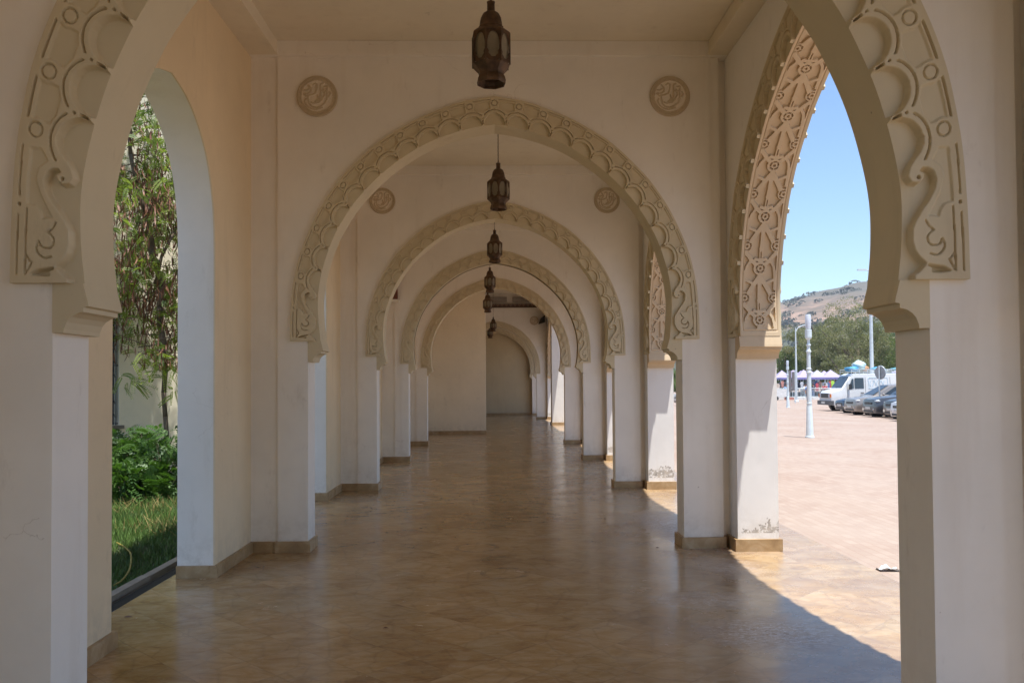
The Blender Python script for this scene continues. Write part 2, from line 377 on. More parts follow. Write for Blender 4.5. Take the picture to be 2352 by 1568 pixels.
def poly_mask(A, B, poly):
    m = np.zeros(A.shape, bool); n = len(poly); j = n-1
    for i in range(n):
        xi, yi = poly[i]; xj, yj = poly[j]
        if yi != yj:
            c = ((yi > B) != (yj > B)) & (A < (xj-xi)*(B-yi)/(yj-yi)+xi); m ^= c
        j = i
    return m
def seg_dist(A, B, pts):
    d = np.full(A.shape, 1e9)
    for (x0, y0), (x1, y1) in zip(pts[:-1], pts[1:]):
        dx, dy = x1-x0, y1-y0; q = dx*dx+dy*dy+1e-12
        t = np.clip(((A-x0)*dx+(B-y0)*dy)/q, 0, 1); d = np.minimum(d, np.hypot(A-x0-t*dx, B-y0-t*dy))
    return d
def blur(m, k=1):
    for _ in range(k):
        p = np.pad(m, 1, mode='edge'); m = (p[:-2, 1:-1]+p[2:, 1:-1]+2*m)/4
        p = np.pad(m, 1, mode='edge'); m = (p[1:-1, :-2]+p[1:-1, 2:]+2*m)/4
    return m
_iy = [0, 300, 600, 760, 900, 1000]; _ix = [478, 541, 557, 552, 538, 525]; _oy = [0, 300, 500, 700, 990]; _ox = [912, 958, 985, 992, 990]
def cv(pts):
    o = []
    for x, y in pts:
        i = np.interp(y, _iy, _ix); e = np.interp(y, _oy, _ox); o.append(((x-i)/(e-i), (995-y)/440))
    return o
DEEP = cv([(300, 40), (672, 40), (670, 105), (645, 155), (604, 195), (572, 240), (564, 290), (590, 338), (640, 355), (676, 338), (688, 312), (682, 290), (655, 276), (668, 262), (700, 266), (740, 293), (762, 350), (752, 410), (715, 470), (665, 530), (622, 595), (597, 650), (595, 740), (613, 800), (645, 850), (692, 890), (650, 935), (604, 968), (604, 1010), (300, 1010)])
WEDGE = cv([(735, 950), (862, 943), (810, 915), (750, 905), (700, 897), (738, 918)])
SH1 = cv([(780, 160), (845, 175), (885, 512), (830, 518), (800, 545), (785, 592), (745, 580), (712, 580), (790, 445), (820, 350), (800, 280), (735, 222)])
SH2 = cv([(690, 605), (720, 650), (745, 675), (712, 705), (705, 740), (740, 772), (785, 768), (803, 735), (820, 780), (800, 820), (760, 837), (710, 820), (675, 775), (658, 700), (665, 640)])
_sm = lambda q: [tuple(p_) for p_ in crom(q, 5)]
GR = [cv(g) for g in ([(885, 540), (893, 700), (893, 942)], [(945, 585), (950, 760), (948, 940)], [(900, 170), (935, 470)], [(690, 603), (715, 648), (747, 675)],
    _sm([(747, 675), (715, 697), (704, 728), (716, 762), (750, 776), (790, 766), (806, 733)]), _sm([(806, 733), (822, 775), (806, 815), (764, 838), (720, 826)]), _sm([(893, 942), (870, 905), (852, 868)]), _sm([(852, 868), (866, 858), (885, 830)]))]
DOTS = cv([(641, 315), (938, 525)])
def relief(A, S, L, W, gw=1.5):
    """carved band height in metres below its top layer; A 0..1 across, S metres along"""
    u = np.abs(S-L/2); b = (L/2-u)/W; v = u/W
    pw = (L/2/W-2.13)/11; k = np.rint(v/pw); k = np.minimum(k, 11); ds = v-k*pw; ads = np.abs(ds)
    up = b >= 2.13
    r = np.hypot(ds, A-.02)
    deep = (r < .385) & (up | (b > 2.13-.2) & (A > 9))
    dc = np.abs(v-(np.floor(v/pw)+.5)*pw)          # distance to the cusp between two scallops
    slot = (dc < .017*gw) & (A > .05) & (A < .17)
    dot = np.hypot(dc, A-.255) < .015*gw
    groove = (np.abs(r-.50) < .0125*gw) & (dc > .05) & (A > .2)
    cdist = np.hypot(ds, A-.755)
    ring = np.abs(cdist-.10) < .0065*gw
    rb = np.hypot(pw-ads, A-.02)
    pan = (A > .50) & (A < .845) & (r > .565) & (rb > .565) & (cdist > .165) & (dc < .27) & (np.abs(ads-pw/2) < .27)
    rim = (np.abs(A-.905) < .0085*gw) & (cdist > .20)
    upm = up.astype(float)
    D = np.where(up, deep, poly_mask(A, b, DEEP) | poly_mask(A, b, WEDGE)).astype(float)
    Sh = np.where(up, pan, poly_mask(A, b, SH1)).astype(float)
    lowring = ((np.abs(np.hypot(v-11*pw, A-.755)-.10) < .0065*gw) | ((np.abs(np.hypot(v-11*pw, A-.02)-.50) < .0125*gw) & (b > 1.78)))
    g = groove | ring | rim
    lg = lowring.copy()
    for q in GR: lg |= seg_dist(A, b, q) < .0065*gw
    ld = np.zeros_like(D, bool)
    for (x, y) in DOTS: ld |= np.hypot(A-x, b-y) < .017
    G = np.where(up, g, lg).astype(float); K = np.where(up, slot | dot, ld).astype(float)
    nb = 0 if gw > 1.2 else 2
    h = -(.040 if nb else .034)*blur(D, nb)-(.011 if nb == 2 else .015)*blur(Sh, nb)-(.024 if nb else .015)*blur(G*(1-D), nb//2)-(.045 if nb else .030)*blur(K*(1-D), 1)
    return h, (dc < .085) & (dc > .02) & up

PER = 493.0
def soffit_relief(Aw, Q):
    """Aw metres from the soffit centre line, Q metres up from the bottom of the carved soffit"""
    sc = .00098
    x = np.abs(Aw)/sc; y = Q/sc-155
    y = y+0.0
    ym = np.mod(y+PER/2, PER)-PER/2
    rais = np.zeros(x.shape, bool)
    for dy in (-PER, 0, PER):
        Y = ym-dy
        rais |= np.hypot(x, Y) < 66
        rais |= seg_dist(x, Y, [(45, 40), (80, 70), (112, 112), (146, 150)]) < 20
        rais |= seg_dist(x, Y, [(0, 74), (50, 88)]) < 16
        rais |= seg_dist(x, Y, [(0, 88), (0, 310)]) < 18
        rais |= np.hypot(x, Y-190) < 24
        rais |= seg_dist(x, Y, [(0, 425), (58, 335), (98, 268), (122, 220)]) < 22
        rais |= seg_dist(x, Y, [(0, 310), (10, 360), (0, 425)]) < 15
        rais |= np.hypot(x-140, Y-213) < 55
        rais |= seg_dist(x, Y, [(97, 67), (128, 20), (140, -40), (143, -105), (62, -142)]) < 14
        rais |= seg_dist(x, Y, [(143, -105), (143, -200)]) < 10
    for dy in (-PER, 0, PER):
        Y = ym-dy
        for cx, cyy in ((0, 0), (140, 213)):
            d = np.hypot(x-cx, Y-cyy); an = np.arctan2(Y-cyy, x-cx)
            rais &= ~((np.abs(d-36) < 6) & (np.abs(np.sin(2.5*an+.7)) > .3))
            rais &= ~(d < 12)
        rais &= ~((np.abs(x) < 4) & (np.abs(Y-130) < 30))
    field = (x < 150) & (y > -84)
    g = np.zeros(x.shape, bool)
    line = ((np.abs(x-166) < 5) & (y > -104)) | ((np.abs(y+104) < 5) & (x < 166))
    edge = (np.abs(x-188) > 400)
    h = -.020*(field & ~rais).astype(float)-.008*blur(line.astype(float), 1)
    return h

def band_mesh(name, sx, sz, y0, y1, mat, NS, NT, proud=.03, knobs=False, back_relief=False, ci=None, co=None, bproud=None, gw=1.25):
    bproud = proud if bproud is None else bproud
    """archivolt: carved front at y0-proud, back at y1+bproud (local y = wall thickness direction)"""
    I, LI = full(ci or IN_H, sx, sz, NS); O, LO = full(co or OUT_H, sx, sz, NS)
    n = len(I); L = (LI+LO)/2; W = .285
    tt = np.linspace(0, 1, NT); S = np.linspace(0, L, n)
    A, SS = np.meshgrid(tt, S)
    h, kn = relief(A, SS, L, W, gw)
    X = I[:, None, 0]*(1-A)+O[:, None, 0]*A; Z = I[:, None, 1]*(1-A)+O[:, None, 1]*A
    if knobs:
        tang = np.gradient(I, axis=0); tang /= np.linalg.norm(tang, axis=1)[:, None]; nor = np.c_[tang[:, 1], -tang[:, 0]]
        kk = kn[:, 0].astype(float)*.004
        X[:, 0] += nor[:, 0]*kk; Z[:, 0] += nor[:, 1]*kk
    verts = []; faces = []
    def grid(Xg, Yg, Zg, flip=False):
        base = sum(len(v) for v in verts); a, b = Xg.shape
        verts.append(np.stack([Xg, Yg, Zg], -1).reshape(-1, 3))
        i = np.arange(a*b).reshape(a, b)+base
        q = np.stack([i[:-1, :-1], i[1:, :-1], i[1:, 1:], i[:-1, 1:]], -1).reshape(-1, 4)
        faces.append(q[:, ::-1] if flip else q)
    Yf = y0-proud-h
    grid(X, Yf, Z)
    if back_relief: grid(X, y1+bproud+h*.45, Z, True)
    else:
        grid(X[:, [0, -1]], np.full((n, 2), y1+bproud), Z[:, [0, -1]], True)
    if knobs:   # close the lip between the carved fingers and the soffit
        for yy, sg in ((.009, 1), (y1-y0-.009, -1)):
            ye = Yf[:, 0] if sg > 0 else y1+bproud+h[:, 0]*.45
            grid(np.c_[X[:, 0], I[:, 0]], np.c_[ye, np.full(n, yy)], np.c_[Z[:, 0], I[:, 1]], sg > 0)
    # outer rim
    grid(np.c_[X[:, -1], X[:, -1]], np.c_[Yf[:, -1], np.full(n, y1+bproud)], np.c_[Z[:, -1], Z[:, -1]])
    # end caps
    for e in (0, -1):
        grid(np.vstack([X[e], X[e]]), np.vstack([Yf[e], np.full(NT, y1+bproud)]), np.vstack([Z[e], Z[e]]), e == 0)
    me1 = np_mesh(name, np.vstack(verts), np.vstack(faces), mat)
    me1.set_sharp_from_angle(angle=R(50))
    return me1, I, O, X, Z, Yf, LI, h
def soffit_plain(name, X, Z, Yf, y1, proud, mat):
    n = len(X); v = np.vstack([np.c_[X[:, 0], Yf[:, 0], Z[:, 0]], np.c_[X[:, 0], np.full(n, y1+proud), Z[:, 0]]])
    i = np.arange(n-1); return np_mesh(name, v, np.stack([i, i+n, i+n+1, i+1], -1), mat)
def soffit_carved(name, I, LI, y0, y1, mat, NM):
    n = len(I); m = np.linspace(y0, y1, NM); S = np.linspace(0, LI, n)
    M, SS = np.meshgrid(m, S); Q = np.minimum(SS, LI-SS)
    h = soffit_relief(M-(y0+y1)/2, Q)
    tang = np.gradient(I, axis=0); tang /= np.linalg.norm(tang, axis=1)[:, None]; nor = np.c_[tang[:, 1], -tang[:, 0]]
    # normal into the opening: check at apex it points down
    if nor[n//2, 1] > 0: nor = -nor
    X = I[:, 0, None]+nor[:, 0, None]*(h+.004); Z = I[:, 1, None]+nor[:, 1, None]*(h+.004)
    i = np.arange(n*NM).reshape(n, NM)
    q = np.stack([i[:-1, :-1], i[:-1, 1:], i[1:, 1:], i[1:, :-1]], -1).reshape(-1, 4)
    me = np_mesh(name, np.stack([X, M, Z], -1), q, mat); me.set_sharp_from_angle(angle=R(50)); return me
def wall_outline(sx, sz, half, top, n=120, co=None):
    O, _ = full(co or OUT_H, sx, sz, n); O = O.copy()
    O2 = O*np.array([.985, 1])+np.array([0, -.012])   # tucked under the archivolt rim
    O2[0] = (-(JAMB*sx), EYE+.42); O2[-1] = (JAMB*sx, EYE+.42)
    pts = [(-half, 0), (-half, top), (half, top), (half, 0), (JAMB*sx, 0), (JAMB*sx, EYE+.42)]
    inner = [(float(x), float(z)) for x, z in O2[::-1]][1:-1]
    # keep the bottom of the curve just inside the rim
    return pts+[(inner[0][0], EYE+.42)]+inner+[(inner[-1][0], EYE+.42), (-JAMB*sx, EYE+.42), (-JAMB*sx, 0)]
def corbel(side, sx, sz, y0, y1):
    m = MB(); pts = [(JAMB*sx, EYE+.219)]+[(x*sx, EYE+(.33+(h-.33)*sz if h > .33 else h)) for x, h in CORB]+[(JAMB*sx, EYE+.42)]
    ztop = pts[-2][1]; pts[-1] = (JAMB*sx, ztop)
    return m.prism([(side*x, z) for x, z in pts], y0, y1)

# ---------------------------------------------------------------- medallion
def medallion_mesh():
    n = 110; g = np.linspace(-1, 1, n); X, Z = np.meshgrid(g, g); r = np.hypot(X, Z)
    def c(pts): return [((x-755)/565, -(y-770)/565) for x, y in pts]
    st = [c(p) for p in ([(640, 440), (700, 395), (750, 430), (745, 560), (700, 690), (610, 730), (430, 765), (365, 700), (420, 690)],
        [(500, 440), (575, 540), (570, 640), (470, 700)], [(380, 590), (440, 600), (520, 560)], [(930, 400), (860, 430), (850, 560), (850, 800), (800, 900), (700, 930)],
        [(960, 500), (1050, 480), (1030, 700), (1040, 850), (990, 960), (870, 1060), (740, 1110), (600, 1075), (520, 990), (495, 850), (490, 780)],
        [(1100, 650), (1140, 700), (1090, 790)], [(420, 850), (385, 930), (450, 1050), (560, 1130), (700, 1165), (900, 1110)],
        [(950, 570), (965, 740), (900, 860), (800, 960), (650, 985), (570, 950)], [(760, 740), (790, 850), (740, 900)], [(900, 620), (1000, 620)])]
    hgt = np.zeros(X.shape)
    ink = np.zeros(X.shape, bool)
    for q in st: ink |= seg_dist(X, Z, q) < .044
    ring = (r > .80); an = np.arctan2(Z, X)
    pits = ring & (np.hypot((r-.9)/.05, np.mod(an*11/math.pi*2, 2)-1) < .6)
    hgt = .011*blur(((ink & (r < .82)) | ring).astype(float), 1)-.006*blur(pits.astype(float), 1)
    # map the square grid onto a disc
    k = np.maximum(np.abs(X), np.abs(Z))/np.maximum(r, 1e-6); 
    rr = r
    mask = r <= 1.0
    idx = -np.ones(X.shape, int); ys, xs = np.nonzero(mask); idx[ys, xs] = np.arange(len(ys))
    V = np.c_[X[mask]*.188, -.008-hgt[mask], Z[mask]*.188]
    a = idx[:-1, :-1]; b = idx[:-1, 1:]; c_ = idx[1:, 1:]; d = idx[1:, :-1]; ok = (a >= 0) & (b >= 0) & (c_ >= 0) & (d >= 0)
    q = np.stack([a[ok], b[ok], c_[ok], d[ok]], -1)
    # smooth rim ring
    nseg = 72; base = len(V); t = np.arange(nseg)*2*math.pi/nseg
    prof = [(.182, -.022), (.190, -.024), (.197, -.018), (.197, 0.0)]
    ringv = np.vstack([np.c_[np.cos(t)*p, np.full(nseg, y), np.sin(t)*p] for p, y in prof])
    fr = [[base+j*nseg+i, base+j*nseg+(i+1) % nseg, base+(j+1)*nseg+(i+1) % nseg, base+(j+1)*nseg+i] for j in range(len(prof)-1) for i in range(nseg)]
    me = np_mesh('medallion', np.vstack([V, ringv]), np.vstack([q, np.array(fr)]), TAN_MED); me.materials.append(MEDBG)
    inkm = ((ink & (r < .82)) | (r > .80))[:-1, :-1][ok]
    mi = np.zeros(len(me.polygons), np.int32); mi[:len(inkm)] = np.where(inkm, 0, 1); me.polygons.foreach_set('material_index', mi)
    me.set_sharp_from_angle(angle=R(55)); return me

# ---------------------------------------------------------------- transverse arch wall (built once)
Y0, BAY, TH = 3.42, 4.6, .30
XI, XO, XG = 2.28, 2.67, -2.59       # inner wall plane, street face, garden face
YK = [Y0+BAY*k for k in range(-3, 5)]
arch_label = {0: 'first archway, spans the whole front edge with scrolled carving on both sides', 1: 'second white wall with carved tan horseshoe arch, widest one fully in view', 2: 'third horseshoe arch wall, framed inside the widest full arch',
    3: 'fourth horseshoe arch wall along the passage, slim lit edge under its arch', 4: 'fifth horseshoe arch wall, just before the plain cream end wall'}
def make_arch_wall(ci, co, NS_=1500, NT_=74, gw=1.25):
    t = empty('arch_wall', (0, 0, 0)); XL = {-1: 2.36, 1: 2.28}
    MB().prism(wall_outline(1, 1, 2.1, 4.78, co=co), 0, TH).build('wall', WHITE, t)
    band, I, O, X, Z, Yf, LI, _ = band_mesh('archivolt', 1, 1, 0, TH, TAN, NS_, NT_, ci=ci, co=co, bproud=.004, gw=gw)
    link('archivolt', band, t)
    link('soffit', soffit_plain('soffit', X, Z, Yf, TH, .004, TAN), t)
    for sd in (-1, 1):
        corbel(sd, 1, 1, -.004, TH+.004).build('impost', TAN, t)
        m = MB(); x0, x1 = sorted((sd*2.1, sd*(2.20 if sd > 0 else 2.3605))); m.box(x0, x1, .018, .28, 0, 4.78)
        if sd > 0: m.box(2.2, 2.281, .10, .20, 0, 4.78)
        m.build('pilaster', WHITE, t)
        sk = MB(); x0, x1 = sorted((sd*(JAMB-.025), sd*2.122)); sk.box(x0, x1, -.025, TH+.025, 0, .105)
        x0, x1 = sorted((sd*2.1225, sd*(2.218 if sd > 0 else 2.359))); sk.box(x0, x1, -.008, .305, 0, .103)
        if sd > 0: sk.box(2.2185, 2.279, .075, .225, 0, .101)
        sk.build('skirting', SKIRT, t)
        md = link('medallion', MED, t); md.location = (sd*1.715, 0, EYE+2.79)
    MB().box(-2.359, 2.279, -.05, TH+.05, 4.7805, 4.918).build('cross_beam', WHITE, t)
    return t
MED = medallion_mesh()
aw0 = make_arch_wall(IN_H, OUT_H, 2200, 100, .9); aw = make_arch_wall(IN_N, OUT_N); first = True
for k, y in zip(range(-3, 5), YK):
    if k < 0 and k == -3: pass
    if k == 0: o = aw0
    else: o = aw if first else copy_tree(aw); first = False
    o.location = (0, y, 0)
    if k == 3:
        I3, _ = full(IN_N, 1, 1, 400); n3 = len(I3); j3 = np.arange(n3-1); I3 = I3*np.array([.997, 1])-np.array([0, .006])
        v3 = np.vstack([np.c_[I3[:, 0], np.full(n3, .12), I3[:, 1]], np.c_[I3[:, 0], np.full(n3, .22), I3[:, 1]]])
        link('joint_strip', np_mesh('joint_strip', v3, np.stack([j3, j3+n3, j3+n3+1, j3+1], -1), m_simple('olive_joint', (.23, .18, .10), .8)), o)
    lab = arch_label.get(k, 'horseshoe arch wall behind the viewer, out of the picture')
    tag(o, lab, 'arch', 'horseshoe arch walls across the arcade')
for y, lab in ((36.9, 'outer of the two dim arches beyond the end wall, with corner lamp box above'), (41.5, 'farthest carved arch at the end of the passage, closed by a dim plain wall')):
    o = copy_tree(aw); o.location = (0, y, 0); tag(o, lab, 'arch', 'horseshoe arch walls across the arcade')

# ---------------------------------------------------------------- street-side arch bays (built once, local y' along passage)
SX, SZ = 1.09, 1.072
CEN = 2.45
def make_street_bay():
    t = empty('street_arch', (0, 0, 0))
    wt = XO-XI
    # everything is modelled in the arch's own frame (x' along the passage) and the thing is turned by -90 degrees
    pts = wall_outline(SX, SZ, 2.3, 6.0)
    pts = [(x, z) if abs(abs(x)-2.3) > 1e-6 else ((-(BAY-CEN) if x < 0 else CEN), z) for x, z in pts]
    MB().prism(pts, 0, wt).build('wall', WHITE_ST, t)
    band, I, O, X, Z, Yf, LI, _ = band_mesh('archivolt', SX, SZ, 0, wt, TAN, 1900, 56, proud=.022, knobs=True, back_relief=True)
    link('archivolt', band, t)
    link('carved_soffit', soffit_carved('carved_soffit', I, LI, .009, wt-.009, TERRA, 104), t)
    for sd in (-1, 1):
        corbel(sd, SX, SZ, -.004, wt+.004).build('impost', TERRA, t)
        sk = MB(); e = BAY-CEN if sd < 0 else CEN; x0, x1 = sorted((sd*(JAMB*SX-.028), sd*(e-.002)))
        sk.box(x0, x1, -.028, wt+.028, 0, .115); sk.build('skirting', SKIRT, t)
    return t
sb = make_street_bay(); first = True
st_lab = {-1: 'street arch beside the viewer, mostly outside the right edge', 0: 'large street arch on the right with carved orange soffit, framing van and hill', 1: 'second street arch, narrow strip of carved soffit and sunlit pier behind the widest arch',
    2: 'third street arch, thin sunlit pier between the far arches', 3: 'fourth street arch, sliver of sunlit pier deep in the passage', 4: 'fifth street arch, beside the cream end wall', 5: 'street arch of the dim hall, its carved soffit a thin orange strip'}
ys = [(k, y) for k, y in zip(range(-3, 5), YK)]+[(5, 32.3), (7, 36.9)]
for k, y in ys:
    o = sb if first else copy_tree(sb); first = False
    o.location = (XI, y+CEN, 0); o.rotation_euler = (0, 0, R(-90))
    # local x' -> -y: mirror so that the wider side stays correct
    tag(o, st_lab.get(k, 'street arch hidden from view further along the arcade'), 'arch', 'carved street arches on the right')

# ---------------------------------------------------------------- garden-side bays
GP = [(.93, 0), (.93, 2.70), (.915, 2.95), (.862, 3.20), (.765, 3.42), (.625, 3.60), (.45, 3.735), (.25, 3.83), (0, 3.89)]
CG, XGI = 2.66, -2.36
def garden_bay(solid=False):
    CEN = CG; PT = 8.2  # unseen wall top, raised so the building's shadow reaches further over the lawn
    t = empty('garden_arch' if not solid else 'cream_wall')
    e1, e0 = BAY-CEN, CEN        # local +x = towards +Y after +90 turn
    arc = crom(GP[1:], 8)
    if solid: pts = [(-e0, 0), (-e0, PT), (e1, PT), (e1, 0)]
    else:
        rt = [(GP[0][0], 0)]+[(float(a), float(b)) for a, b in arc]
        pts = [(-e0, 0), (-e0, PT), (e1, PT), (e1, 0)]+rt+[(-a, b) for a, b in rt[::-1][1:]]
    # inner skin of cream plaster, outer body with the pale reveal
    MB().prism(pts, 0, .012).build('inner_face', CREAM, t)
    k = MB().prism([(a, b) for a, b in pts], .0125, .31); k.build('wall', WHITE, t)
    for a, b in (((-e0+.001), -.93), (.93, e1-.001)) if not solid else ((-e0, e1),):
        sk = MB(); sk.box(a if a < 0 else a-.028, b if b > 0 and b > .95 else b+.028, -.028, .31 if not solid else .1, 0, .10); sk.build('skirting', SKIRT, t)
    return t
gb = garden_bay(); first = True
g_lab = {0: 'left archway opening onto the tree and grass, smooth grey-white reveal', 1: 'second garden archway on the left, bright strip seen past the widest arch', 2: 'third garden archway on the left, cream wall strip beyond the second full arch'}
for k, y in zip(range(-3, 5), YK):
    if k in (3, 4): continue
    o = gb if first else copy_tree(gb); first = False
    o.location = (XGI, y+CG, 0); o.rotation_euler = (0, 0, R(90))
    tag(o, g_lab.get(k, 'garden archway hidden from view along the arcade'), 'arch', 'plain archways to the garden on the left')
sw = garden_bay(True)
for j, (k, y) in enumerate(((3, YK[6]), (4, YK[7]))):
    o = sw if j == 0 else copy_tree(sw)
    o.location = (XGI, y+CG, 0); o.rotation_euler = (0, 0, R(90))
    tag(o, ('plain cream side wall between the fourth and fifth horseshoe arches' if j == 0 else 'plain cream side wall just before the end wall'), 'wall', 'plain side walls on the left')

# end wall, hall
t = empty('end_wall', (0, 0, 0), label='plain cream wall panel closing the left half of the passage end', cat='wall')
MB().box(-8.3, -.33, 26.6, 26.9, 0, 6).build('wall', m_plaster('end_plaster', (.82, .73, .57), amt=.15), t)
MB().box(-2.35, -.305, 26.575, 26.92, 0, .10).build('skirting', SKIRT, t)
MB().box(-.33, 2.28, 26.6, 26.9, 4.92, 6).build('lintel', WHITE, t)
MB().box(-2.67, -2.36, 26.42, 26.6, 0, 6).build('wall_end', WHITE, t)
for i, (y0, y1, lab) in enumerate(((26.42, 27.0, 'white pier on the street side beside the end wall'), (31.6, 32.3, 'white pier on the street side of the dim hall'))):
    t = empty('pier', (0, 0, 0), label=lab, cat='pier')
    MB().box(2.13 if i else 2.28, 2.67, y0, y1, 0, 6).build('shaft', WHITE, t)
    MB().box(2.10 if i else 2.252, 2.70, y0-.025, y1+.025, 0, .108).build('skirting', SKIRT, t)
t = empty('lintel', (0, 0, 0), label='plain white lintel over the open street side of the dim hall', cat='lintel')
MB().box(2.28, 2.67, 27.0, 31.6, 4.2, 6).build('beam', WHITE, t)
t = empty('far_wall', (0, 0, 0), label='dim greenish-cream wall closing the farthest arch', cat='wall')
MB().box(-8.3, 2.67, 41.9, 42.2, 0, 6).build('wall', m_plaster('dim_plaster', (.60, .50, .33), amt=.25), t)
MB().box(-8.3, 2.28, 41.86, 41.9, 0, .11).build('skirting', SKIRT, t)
t = empty('hall_wall', (0, 0, 0), label='white hall wall to the left of the dim far arches', cat='wall')
MB().box(-8.3, -2.1, 36.9, 37.2, 0, 5.9).build('wall', WHITE, t)
MB().box(-8.6, -8.3, 26.6, 42.2, 0, 6).build('side_wall', WHITE, t)
MB().box(-2.1, 2.28, 36.902, 37.198, 4.92, 5.9).build('upper_wall', WHITE, t)
t = NT('painted_cornice'); p = t.P(scale=(1, 1, 1)); x, y, z = t.sep(p)
fx = t.math('ABSOLUTE', t.math('SUBTRACT', t.math('FRACT', t.math('MULTIPLY', x, 5.2)), .5)); fz = t.math('ABSOLUTE', t.math('SUBTRACT', t.math('FRACT', t.math('MULTIPLY', z, 5.6)), .5))
s1 = t.math('LESS_THAN', t.math('ADD', fx, fz), .36); s2 = t.math('LESS_THAN', t.math('ADD', fx, fz), .17)
t.col(t.mix(s2, t.mix(s1, (.10, .06, .045), (.32, .24, .17)), (.16, .06, .04))); t.rough(.7); CORN = t.m
t = empty('cornice', (0, 0, 0), label='painted geometric cornice band high on the dim hall wall', cat='cornice')
MB().box(-8.3, 2.28, 36.78, 36.86, EYE+3.36, EYE+3.53).build('painted_band', CORN, t)
MB().box(-8.3, 2.28, 36.74, 36.86, EYE+3.26, EYE+3.355).build('white_moulding', WHITE, t)
m = MB()
for xx in (-6.2, -3.9, -1.55, .75): m.box(xx, xx+2.05, 36.80, 36.86, EYE+3.62, EYE+3.84)
m.build('grey_panel', m_simple('grey_plaster', (.33, .29, .25), .8), t)
t = empty('wall_panel', (0, 0, 0), label='dark red painted panel high on the left of the fourth arch wall', cat='panel')
MB().box(-2.27, -2.03, 17.12, 17.218, EYE+1.75, EYE+2.35).build('painted_face', m_simple('red_brown_paint', (.15, .055, .035), .7, var=.6, scale=9), t)
MB().box(-2.29, -1.99, 17.10, 17.218, EYE+1.69, EYE+1.748).build('ledge', WHITE, t)
t = empty('lamp_box', (0, 0, 0), label='small dark floodlight fixed high in the corner of the dim hall', cat='floodlight')
MB().prism([(1.90, EYE+2.62), (2.18, EYE+2.70), (2.18, EYE+3.02), (1.98, EYE+2.86)], 36.55, 36.86).build('housing', BLACKP, t)
MB().tube((2.1, 36.86, EYE+2.9), (2.1, 36.895, EYE+2.9), .03).build('bracket', BLACKP, t)

# ---------------------------------------------------------------- floor, ceiling, plaza, garden ground
def sheet(name, x0, x1, y0, y1, z, mat, kind='structure'):
    o = MB().add([(x0, y0, z), (x1, y0, z), (x1, y1, z), (x0, y1, z)], [(0, 1, 2, 3)]).build(name, mat); return tag(o, kind=kind)
tag(MB().box(-2.68, 2.668, -10.4, 26.6, -.30, 0).build('floor', FLOOR), kind='structure')
tag(MB().box(-8.3, 2.668, 26.601, 41.9, -.30, -.001).build('hall_floor', FLOOR), kind='structure')
tag(MB().box(2.670, 3.20, -10.4, 42.2, -.30, -.003).build('pavement', APRON), kind='structure')
def ceiling(name, x0, x1, y0, y1, z):
    m = MB(); m.box(x0, x1, y0, y1, z, z+.25); return m
ci = MB()
ci.box(-2.36, 2.28, -10.4, 26.6, 4.92, 5.1)
for k, y in zip(range(-3, 5), YK):
    for sd in (-1, 1):
        x0, x1 = sorted((sd*2.09, sd*(2.2795 if sd > 0 else 2.3595))); ci.box(x0, x1, y+TH+.0, y+BAY, 4.781, 4.919)
    # shallow recessed centre panel edge
ci.box(-8.3, 2.28, 26.9, 36.9, 5.6, 5.8); ci.box(-8.3, 2.28, 37.2, 41.9, 4.92, 5.1)
tag(ci.build('ceiling', CEIL), kind='structure')

# plaza: one sheet with the slight fall away from the arcade
m = MB(); xs = [3.201, 30.2, 2600]; zs = [ground_z(3.2001), ground_z(30.2), ground_z(30.2)]
for i in range(2):
    m.add([(xs[i], -900, zs[i]), (xs[i+1], -900, zs[i+1]), (xs[i+1], 3000, zs[i+1]), (xs[i], 3000, zs[i])], [(0, 1, 2, 3)])
tag(m.build('plaza', PAVER), kind='structure')
m = MB(); m.add([(-900, -900, -.32), (-3.1, -900, -.32), (-3.1, 900, -.32), (-900, 900, -.32)], [(0, 1, 2, 3)])
tag(m.build('terrain', m_simple('earth', (.22, .17, .10), .95, scale=.2, obj=False)), kind='structure')
tag(MB().box(-9.2, -2.99, -12, 40, -.3, -.05).build('garden_ground', SOIL), kind='structure')
t = empty('drain_channel', (-2.79, 0, 0), label='black slotted drain grate along the edge of the marble floor', cat='drain')
m = MB(); m.box(-.055, -.045, -6, 26, -.10, -.006); m.box(.045, .055, -6, 26, -.10, -.006); m.build('frame', GRATE, t)
m = MB()
for i in range(900): y = 0+i*.03; m.box(-.044, .044, y, y+.014, -.03, -.010)
m.build('grate', GRATE, t); MB().box(-.044, .044, -6, 26, -.12, -.10).build('trough', DARK, t)
MB().box(-2.735, -2.681, -10, 26.4, -.12, -.002).build('edge_strip', FLOOR, t, loc=(2.79, 0, 0))
k = empty('kerb', (-2.92, 0, 0), label='low rough concrete kerb between drain grate and grass', cat='kerb')
m = MB()
for i in range(27): m.box(-.04, .035, i*1.0+.004, (i+1)*1.0-.004, -.2, .025+.004*math.sin(i*2.3))
m.build('kerb_stone', KERBM, k)

